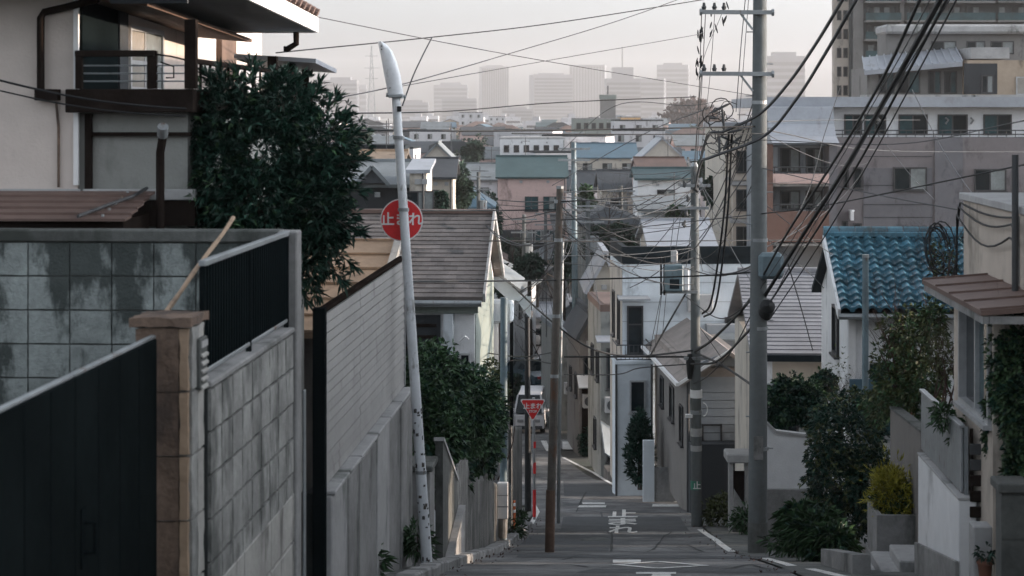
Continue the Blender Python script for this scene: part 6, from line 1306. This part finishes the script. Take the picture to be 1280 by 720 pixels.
# ------------------------------------------------------------ cars at the end of the street
def car(label, x, y, rz, body, van=False, L=4.2, Wd=1.68, Hh=1.45):
    t = T('parked_car', label, 'car', (x, y, G(y)), rz=rz, group='cars at the end of the street'); hw = Wd/2
    if van: low = [(0,.32),(L,.32),(L,.95),(L-.1,1.02),(.55,1.02),(.05,.9)]; cab = [(.1,1.0),(.5,1.78),(L-.15,1.82),(L-.03,1.0)]
    else: low = [(0,.3),(L,.3),(L+.02,.6),(L-.06,.86),(L-.7,.92),(1.1,.92),(.12,.74),(-.02,.55)]; cab = [(1.05,.9),(1.75,Hh-.04),(2.3,Hh),(3.2,Hh-.06),(L-.35,.9)]
    def loft(poly, w0, w1, zref, zt):
        m = M(); n = len(poly)
        for s in (-1, 1):
            for y_, z in poly: f = max(0, (z-zref)/(zt-zref)) if zt > zref else 0; m.v.append((s*(w0+(w1-w0)*f), y_-L/2, z))
        m.f = [tuple(range(n)), tuple(range(n, 2*n))[::-1]] + [(i, n+i, n+(i+1) % n, (i+1) % n) for i in range(n)]; return m
    b = loft(low, hw, hw*.96, .3, .92).obj('body', mat(body), t)
    zt = cab[1][1]; loft(cab, hw*.94, hw*.74, .9, zt).obj('cabin_glass', mat('glass_dark'), t)
    rf_ = [(cab[1][0]+.0, zt-.06),(cab[1][0]+.05, zt+.02),(cab[-2][0]-.02, cab[-2][1]+.03),(cab[-2][0], cab[-2][1]-.04)]
    loft(rf_, hw*.77, hw*.74, zt-.06, zt+.02).obj('roof', mat(body), t)
    for s in (-1, 1):
        for (p0, p1) in zip(cab, cab[1:]): 
            f0, f1 = (p0[1]-.9)/(zt-.9), (p1[1]-.9)/(zt-.9)
            if abs(p1[1]-p0[1]) > .2: M().bar((s*(hw*.945-hw*.2*f0), p0[0]-L/2, p0[1]), (s*(hw*.945-hw*.2*f1), p1[0]-L/2, p1[1]), .07, .07).obj('pillar', mat(body), t)
        for yy in (.75, L-.75):
            w_ = M().tube([(s*(hw-.2),yy-L/2,.31),(s*(hw+.01),yy-L/2,.31)], .31, 18).obj('wheel', mat('rubber'), t); M().tube([(s*(hw+.0),yy-L/2,.31),(s*(hw+.018),yy-L/2,.31)], .18, 12).obj('hub', mat('hub'), w_)
        M().box(s*(hw-.32)-.14,-L/2-.03,.6,s*(hw-.32)+.14,-L/2+.08,.74,.02).obj('lamp', mat('lamp_red' if not van else 'alu'), t)
        M().box(s*(hw+.02),-L/2+1.2,.92,s*(hw+.17),-L/2+1.28,1.05,.02).obj('mirror', mat(body), t)
    M().box(-.18,-L/2-.05,.42,.18,-L/2-.025,.56).obj('plate', mat('sign_white'), t); M().box(-hw*.9,-L/2-.04,.3,hw*.9,-L/2+.05,.44,.02).obj('bumper', mat('cable_grey' if van else body), t)
    return t
car('dark teal car parked at the end of the street', P(666,0,108).x, 109.5, R(24), 'car_teal', L=4.5, Wd=1.75, Hh=1.5)
car('grey car partly hidden left of the dark teal car', P(645,0,119).x, 119.5, R(38), 'car_grey')
car('small white van behind the triangular stop sign', P(664,0,88).x, 89.6, R(-4), 'car_white', van=True, L=3.3, Wd=1.4)
mr = T('road_mirror', 'pale curved mirror post beside the parked cars', 'mirror post', (P(686,0,100).x,100,G(100)))
M().tube([P(676,500,100), P(681,482,100), P(685,462,100), P(686,452,100)], .08, 8).obj('post', mat('alu'), mr, smooth=True); M().tube([P(676,500,100), (P(676,0,100).x,100,G(100)-.1)], .08, 8).obj('foot', mat('alu'), mr)

# ------------------------------------------------------------ overhead wires
def wire(label, pts, r, sag=0.0, mk='rubber', group='overhead wires', cat='wire', wob=0.0):
    V = [P(*p) for p in pts]; out = []
    for i in range(len(V)-1):
        n = 14
        for j in range(n + (i == len(V)-2)):
            f = j/n; out.append(V[i].lerp(V[i+1], f) - Vector((0,0,sag*4*f*(1-f))) + (Vector((mnoise.noise(Vector((i+f*5,r*99,1))), 0, mnoise.noise(Vector((f*6,i,r*77)))))*wob))
    if len(V) > 2 and sag == 0:                      # smooth through the points
        W_ = [V[0]*2-V[1]] + V + [V[-1]*2-V[-2]]; out = []
        for i in range(1, len(W_)-2):
            p0, p1, p2, p3 = W_[i-1:i+3]
            for j in range(12 + (i == len(W_)-3)):
                u = j/12; out.append(.5*((2*p1)+(p2-p0)*u+(2*p0-5*p1+4*p2-p3)*u*u+(3*p1-p0-3*p2+p3)*u**3))
    m = M().tube(out, r, 5, cap=True); return single(m, 'overhead_wire', mat(mk), tuple(V[0]), label, cat, group=group, smooth=True)
wire('thin wire falling from the balcony house eave to the thick pole', [(330,8,21),(640,69,27),(945,120,33)], .006, mk='cable_grey')
wire('wire rising from the balcony house over the lamp head', [(345,66,21.5),(540,46.5,26),(705,27,29),(950,-12,33)], .008)
wire('dark drop wire from the overhead line to the lamp pole', [(540,46.5,26),(528,70,24.4),(516,96,23.2),(503,132,22.4)], .009)
wire('long wire climbing steeply from the tree towards the thick pole top', [(380,130,20),(500,106,23),(640,66,27),(790,20,30),(952,-40,33)], .007, mk='cable_grey')
wire('faint wire below the steep long wire', [(500,108,24),(700,73,28),(862,45,31),(878,40,33)], .005, mk='cable_grey')
wire('dark wire level with the tower bases', [(415,142,22),(560,139,27),(700,128,30),(870,121,33)], .009)
wire('upper of the two dark horizon wires', [(400,162,22),(640,163.5,28),(948,158,33)], .013)
wire('lower of the two dark horizon wires', [(640,167,27),(800,168,30),(960,167,33)], .009)
wire('wire from the right eave over the horizon wires', [(700,190,40),(770,132,36),(860,132,34),(905,125,33)], .006, mk='cable_grey')
wire('wire crossing from the town up to the cable tangle', [(690,232,60),(800,170,46),(885,135,33.2)], .01, mk='cable_grey')
wire('dark wire across the brown slate roof edge', [(505,263,24),(620,263,33),(700,262,33.4)], .012)
wire('dark wire at the height of the roof band', [(515,352,24),(640,351,31),(700,350,33.4),(870,345,33),(945,340,33)], .014)
wire('wire passing above the dark roof band', [(600,301,40),(780,302,44),(868,301,46),(1030,300,52)], .014)
wire('rising wire from mid town across the mauve block', [(640,300,60),(760,288,46),(945,268,33.2),(1035,256,30),(1285,205,22)], .01)
wire('wire across the pink house front', [(622,250,60),(700,252,33.4),(868,240,46)], .012)
wire('lower wire across the pink house front', [(622,256,60),(660,258,50),(700,252,33.4)], .01); wire('wire across the lower pink storey', [(618,284,60),(700,275,33.4),(868,272,46)], .01)
wire('sagging thick cable from the porch to the second pole', [(641,358,46),(690,402,42),(740,436,42),(795,445,44),(868,438,46)], .022)
wire('dark level cable above the small houses', [(705,446,46),(800,446,46),(868,446,46)], .022)
wire('second sagging cable below the level cable', [(705,468,60),(770,468,52),(800,460,48),(862,455,46)], .016)
wire('cable climbing from the level cable to the metal box', [(812,446,45),(838,400,45.5),(860,362,46)], .024)
wire('upper thick cable curving down to the cable tangle', [(1058,-8,24),(1020,55,27),(985,105,30),(950,142,32),(905,164,33),(884,172,34.5),(871,222,46)], .026, mk='cable_grey')
wire('lower thick cable curving down to the cable tangle', [(1075,-8,24),(1030,70,27),(995,125,30),(955,170,32),(890,196,33),(876,204,35),(869,236,46)], .026, mk='cable_grey')
for i, (a, b, c, d_, e_, r_, lb) in enumerate((((1152,-5,18),(1105,95,22),(1050,190,27),(985,290,31),(950,352,33),.020,'leftmost of the thick black cables sweeping down from upper right'),
     ((1178,-5,18),(1120,100,22),(1060,205,27),(1000,300,31),(955,372,33),.032,'heaviest black cable of the bundle sweeping down from upper right'),
     ((1186,-5,18),(1130,100,22),(1070,210,27),(1010,305,31),(958,385,33),.017,'black cable right beside the heaviest cable of the bundle'),
     ((1198,-5,18),(1145,95,22),(1085,205,27),(1025,305,31),(965,395,33),.010,'rightmost thin cable of the sweeping bundle'))):
    wire(lb, [a, b, c, d_, e_], r_, group='cable bundle at upper right')
for i, (pts, r_, lb) in enumerate((([(952,356,33),(925,390,37),(890,425,42),(868,440,46)], .03, 'upper cable linking the two concrete poles'), ([(955,390,33),(930,420,37),(895,452,42),(862,455,46)], .026, 'lower cable linking the two concrete poles'),
     ([(868,440,46),(900,455,42),(935,478,38),(945,486,33.2)], .026, 'cable sagging from the second pole to the thick pole'), ([(945,382,33),(915,438,40),(885,470,44),(866,480,46)], .012, 'slack thin cable between the two concrete poles'))):
    wire(lb, pts, r_, group='cables between the concrete poles')
for i, (pts, r_) in enumerate((([(877,15,33),(874,110,38),(869,215,46)], .008), ([(882,15,33),(877,110,38),(870,220,46)], .008), ([(877,92,33),(872,150,39),(866,232,46)], .008), ([(894,10,33),(886,110,38),(872,225,46)], .006), ([(932,-5,33),(926,60,33),(920,140,33)], .008), ([(936,-5,33),(931,60,33),(924,150,33)], .006), ([(905,10,33),(897,30,34),(884,60,36),(871,100,40)], .005))):
    wire('%s of the power lines dropping from the crossarms to the second pole' % ['leftmost upper','second upper','lower crossarm','middle','left vertical','right vertical','short loose'][i], pts, r_, mk='cable_grey', group='power lines between the concrete poles')
for i, (pts, lb) in enumerate((([(911,165,33),(906,255,34),(897,330,35),(888,380,36),(878,392,37)], 'left of the twin black cables hanging from the tangle'), ([(915,168,33),(910,260,34),(902,335,35),(893,385,36),(880,396,37)], 'right of the twin black cables hanging from the tangle'))): wire(lb, pts, .02, group='hanging cables by the tangle')
wire('thin grey guy wire falling across the white top floor', [(1140,112,40),(1180,190,36),(1225,255,30),(1268,308,22)], .009, mk='cable_grey')
wire('thin wire leaning across the mauve wall', [(1095,165,50),(1135,215,46),(1168,250,40)], .007, mk='cable_grey')
wire('thin drop wire in front of the balcony wing', [(1050,110,60),(1030,170,55),(1012,235,50),(980,300,44)], .013)
wire('long drop wire down to the grey slate roof', [(985,330,33),(1000,380,36),(1016,438,42)], .010)
for i, (a, b) in enumerate((((836,330,46),(828,420,46)), ((832,330,46),(818,440,47)), ((826,370,46),(810,450,48)), ((845,250,46),(838,312,46)), ((852,262,46),(844,316,46)))): wire('%s service wire beside the metal box on the second pole' % ['right lower','middle lower','leftmost lower','left upper','right upper'][i], [a, b], .008, mk='cable_grey', group='service wires on the second pole')
wire('wire from the metal screen house to the slate roof', [(960,300,33),(1010,340,38),(1030,360,42)], .008, mk='cable_grey')
wire('faint level wire above the mauve block', [(960,152,33),(1040,150,60),(1150,150,90)], .012, mk='cable_grey'); wire('level wire below the white top floor', [(960,163,33),(1100,188,60),(1280,190,85)], .012, mk='cable_grey')
EX = [('thin wire from the rusty pole top to the second pole top',[(700,240,33.4),(780,236,40),(868,222,46)],.009),('second wire from the rusty pole top to the second pole',[(700,246,33.4),(785,252,40),(868,238,46)],.009),
 ('slack wire from the rusty pole to the brown slate gable',[(699,262,33.4),(655,272,38),(607,276,43)],.01),('wire from the rusty pole to the porch canopy',[(697,330,33.4),(670,352,40),(648,366,46)],.01),
 ('wire from the second pole to the town pole at centre',[(868,262,46),(800,262,62),(720,265,84)],.012),('lower wire from the second pole to the town pole at centre',[(868,282,46),(800,292,62),(720,300,84)],.012),
 ('wire from the metal box to the thick pole',[(855,335,46),(900,345,40),(946,330,33)],.012),('slack wire under the metal box towards the thick pole',[(856,370,46),(900,398,40),(946,372,33)],.012),
 ('pair wire upper left of the rusty pole at street level',[(600,440,46),(650,446,40),(694,440,33.4)],.012),('pair wire lower left of the rusty pole at street level',[(625,452,50),(660,450,42),(693,455,33.4)],.012),
 ('loose drop wire from the rusty pole towards the bend',[(694,400,33.4),(715,430,50),(742,470,70)],.012),('drop wire from the second pole to the clapboard house',[(868,400,46),(890,430,49),(905,452,52)],.01),
 ('drop wire from the second pole to the narrow houses',[(868,300,46),(815,345,55),(765,370,68)],.012),('thin wire above the white house parapet',[(700,320,33.4),(790,318,40),(868,310,46)],.009),
 ('steep service wire from the thick pole to the blue tiled house',[(950,250,33),(1000,290,36),(1040,318,39)],.008),('service wire from the thick pole to the beige house',[(952,210,33),(1080,240,27),(1196,262,23.7)],.007),
 ('high service wire from the thick pole to the right edge',[(952,175,33),(1120,180,27),(1285,150,20)],.007),('thin lashed wire beside the heaviest sweeping cable',[(1190,-5,18.2),(1112,120,22.5),(1052,225,27),(1000,310,31),(952,400,33)],.008),
 ('thin wavy wire between the sweeping cables',[(1165,-5,18.2),(1120,80,22),(1062,180,27),(990,300,31),(948,365,33)],.007)]
for lb, pts, r_ in EX: wire(lb, pts, r_, mk='rubber' if r_ > .009 else 'cable_grey')
AN = {'rusty pole': [(700,238+9*k,33.4) for k in range(12)], 'second pole': [(868,212+11*k,46) for k in range(14)], 'thick pole': [(947,110+17*k,33) for k in range(16)], 'grey town pole': [(718,188+14*k,84) for k in range(10)], 'slate gable': [(607,276+5*k,43) for k in range(4)], 'porch': [(645,364+8*k,46.5) for k in range(4)], 'white blue house': [(790+22*k,338,61.3) for k in range(5)], 'narrow houses': [(750,360+9*k,68.5) for k in range(5)], 'beige apartments': [(908,200+22*k,97.5) for k in range(5)], 'mauve block': [(1045+20*k,185+9*k,91.5) for k in range(5)]}
rr = random.Random(404); used = {}
for a, b, n_ in (('rusty pole','second pole',10),('second pole','thick pole',9),('rusty pole','grey town pole',6),('second pole','grey town pole',8),('second pole','white blue house',5),('rusty pole','porch',2),('rusty pole','slate gable',2),('grey town pole','narrow houses',3),('second pole','beige apartments',2),('thick pole','mauve block',4),('thick pole','white blue house',2)):
    for k in range(n_):
        p, q_ = rr.choice(AN[a]), rr.choice(AN[b])
        wire('%s extra wire from the %s to the %s' % (ORD[k], a, b), [p, q_], rr.choice((.006,.008,.011)), sag=rr.uniform(.1,.5), mk=rr.choice(('rubber','cable_grey')), group='wires strung between poles and houses')
rr = random.Random(55)                               # lashed vines of spare cable on the left crossarm ends
for i, (px, py) in enumerate(((876,50),(874,82),(892,30),(905,18))):
    t = T('cable_bundle', ['upper clump of wire ties below the crossarm end','lower clump of wire ties above the second crossarm','small clump of wire ties beside the crossarm end','small clump of wire ties near the crossarm middle'][i], 'cable', tuple(P(px,py,33.5)), group='wire tie clumps')
    for k in range(13 if i < 2 else 5):
        c = P(px+rr.uniform(-4,5), py+rr.uniform(-14,14), 33.5); d = Vector((rr.uniform(-.3,.3), rr.uniform(-.3,.3), rr.uniform(.5,1))).normalized()*rr.uniform(.04,.09)
        M().tube([c-d, c-d*.3, c+d*.4, c+d], [.006,.014,.013,.005], 6).obj('tie', mat('rubber'), t)
# ------------------------------------------------------------ haze
hz = M().box(-2600,-60,-19,2600,3600,105).obj('haze', None); tag(hz, kind='stuff')
hm = bpy.data.materials.new('haze'); hm.use_nodes = True; nt = hm.node_tree; nt.nodes.remove(nt.nodes['Principled BSDF'])
pv = nt.nodes.new('ShaderNodeVolumePrincipled'); pv.inputs['Color'].default_value = (.995,.99,.995,1); pv.inputs['Density'].default_value = HAZE = .00018; pv.inputs['Anisotropy'].default_value = 0.2
nt.links.new(pv.outputs[0], nt.nodes['Material Output'].inputs['Volume']); hz.data.materials.append(hm)
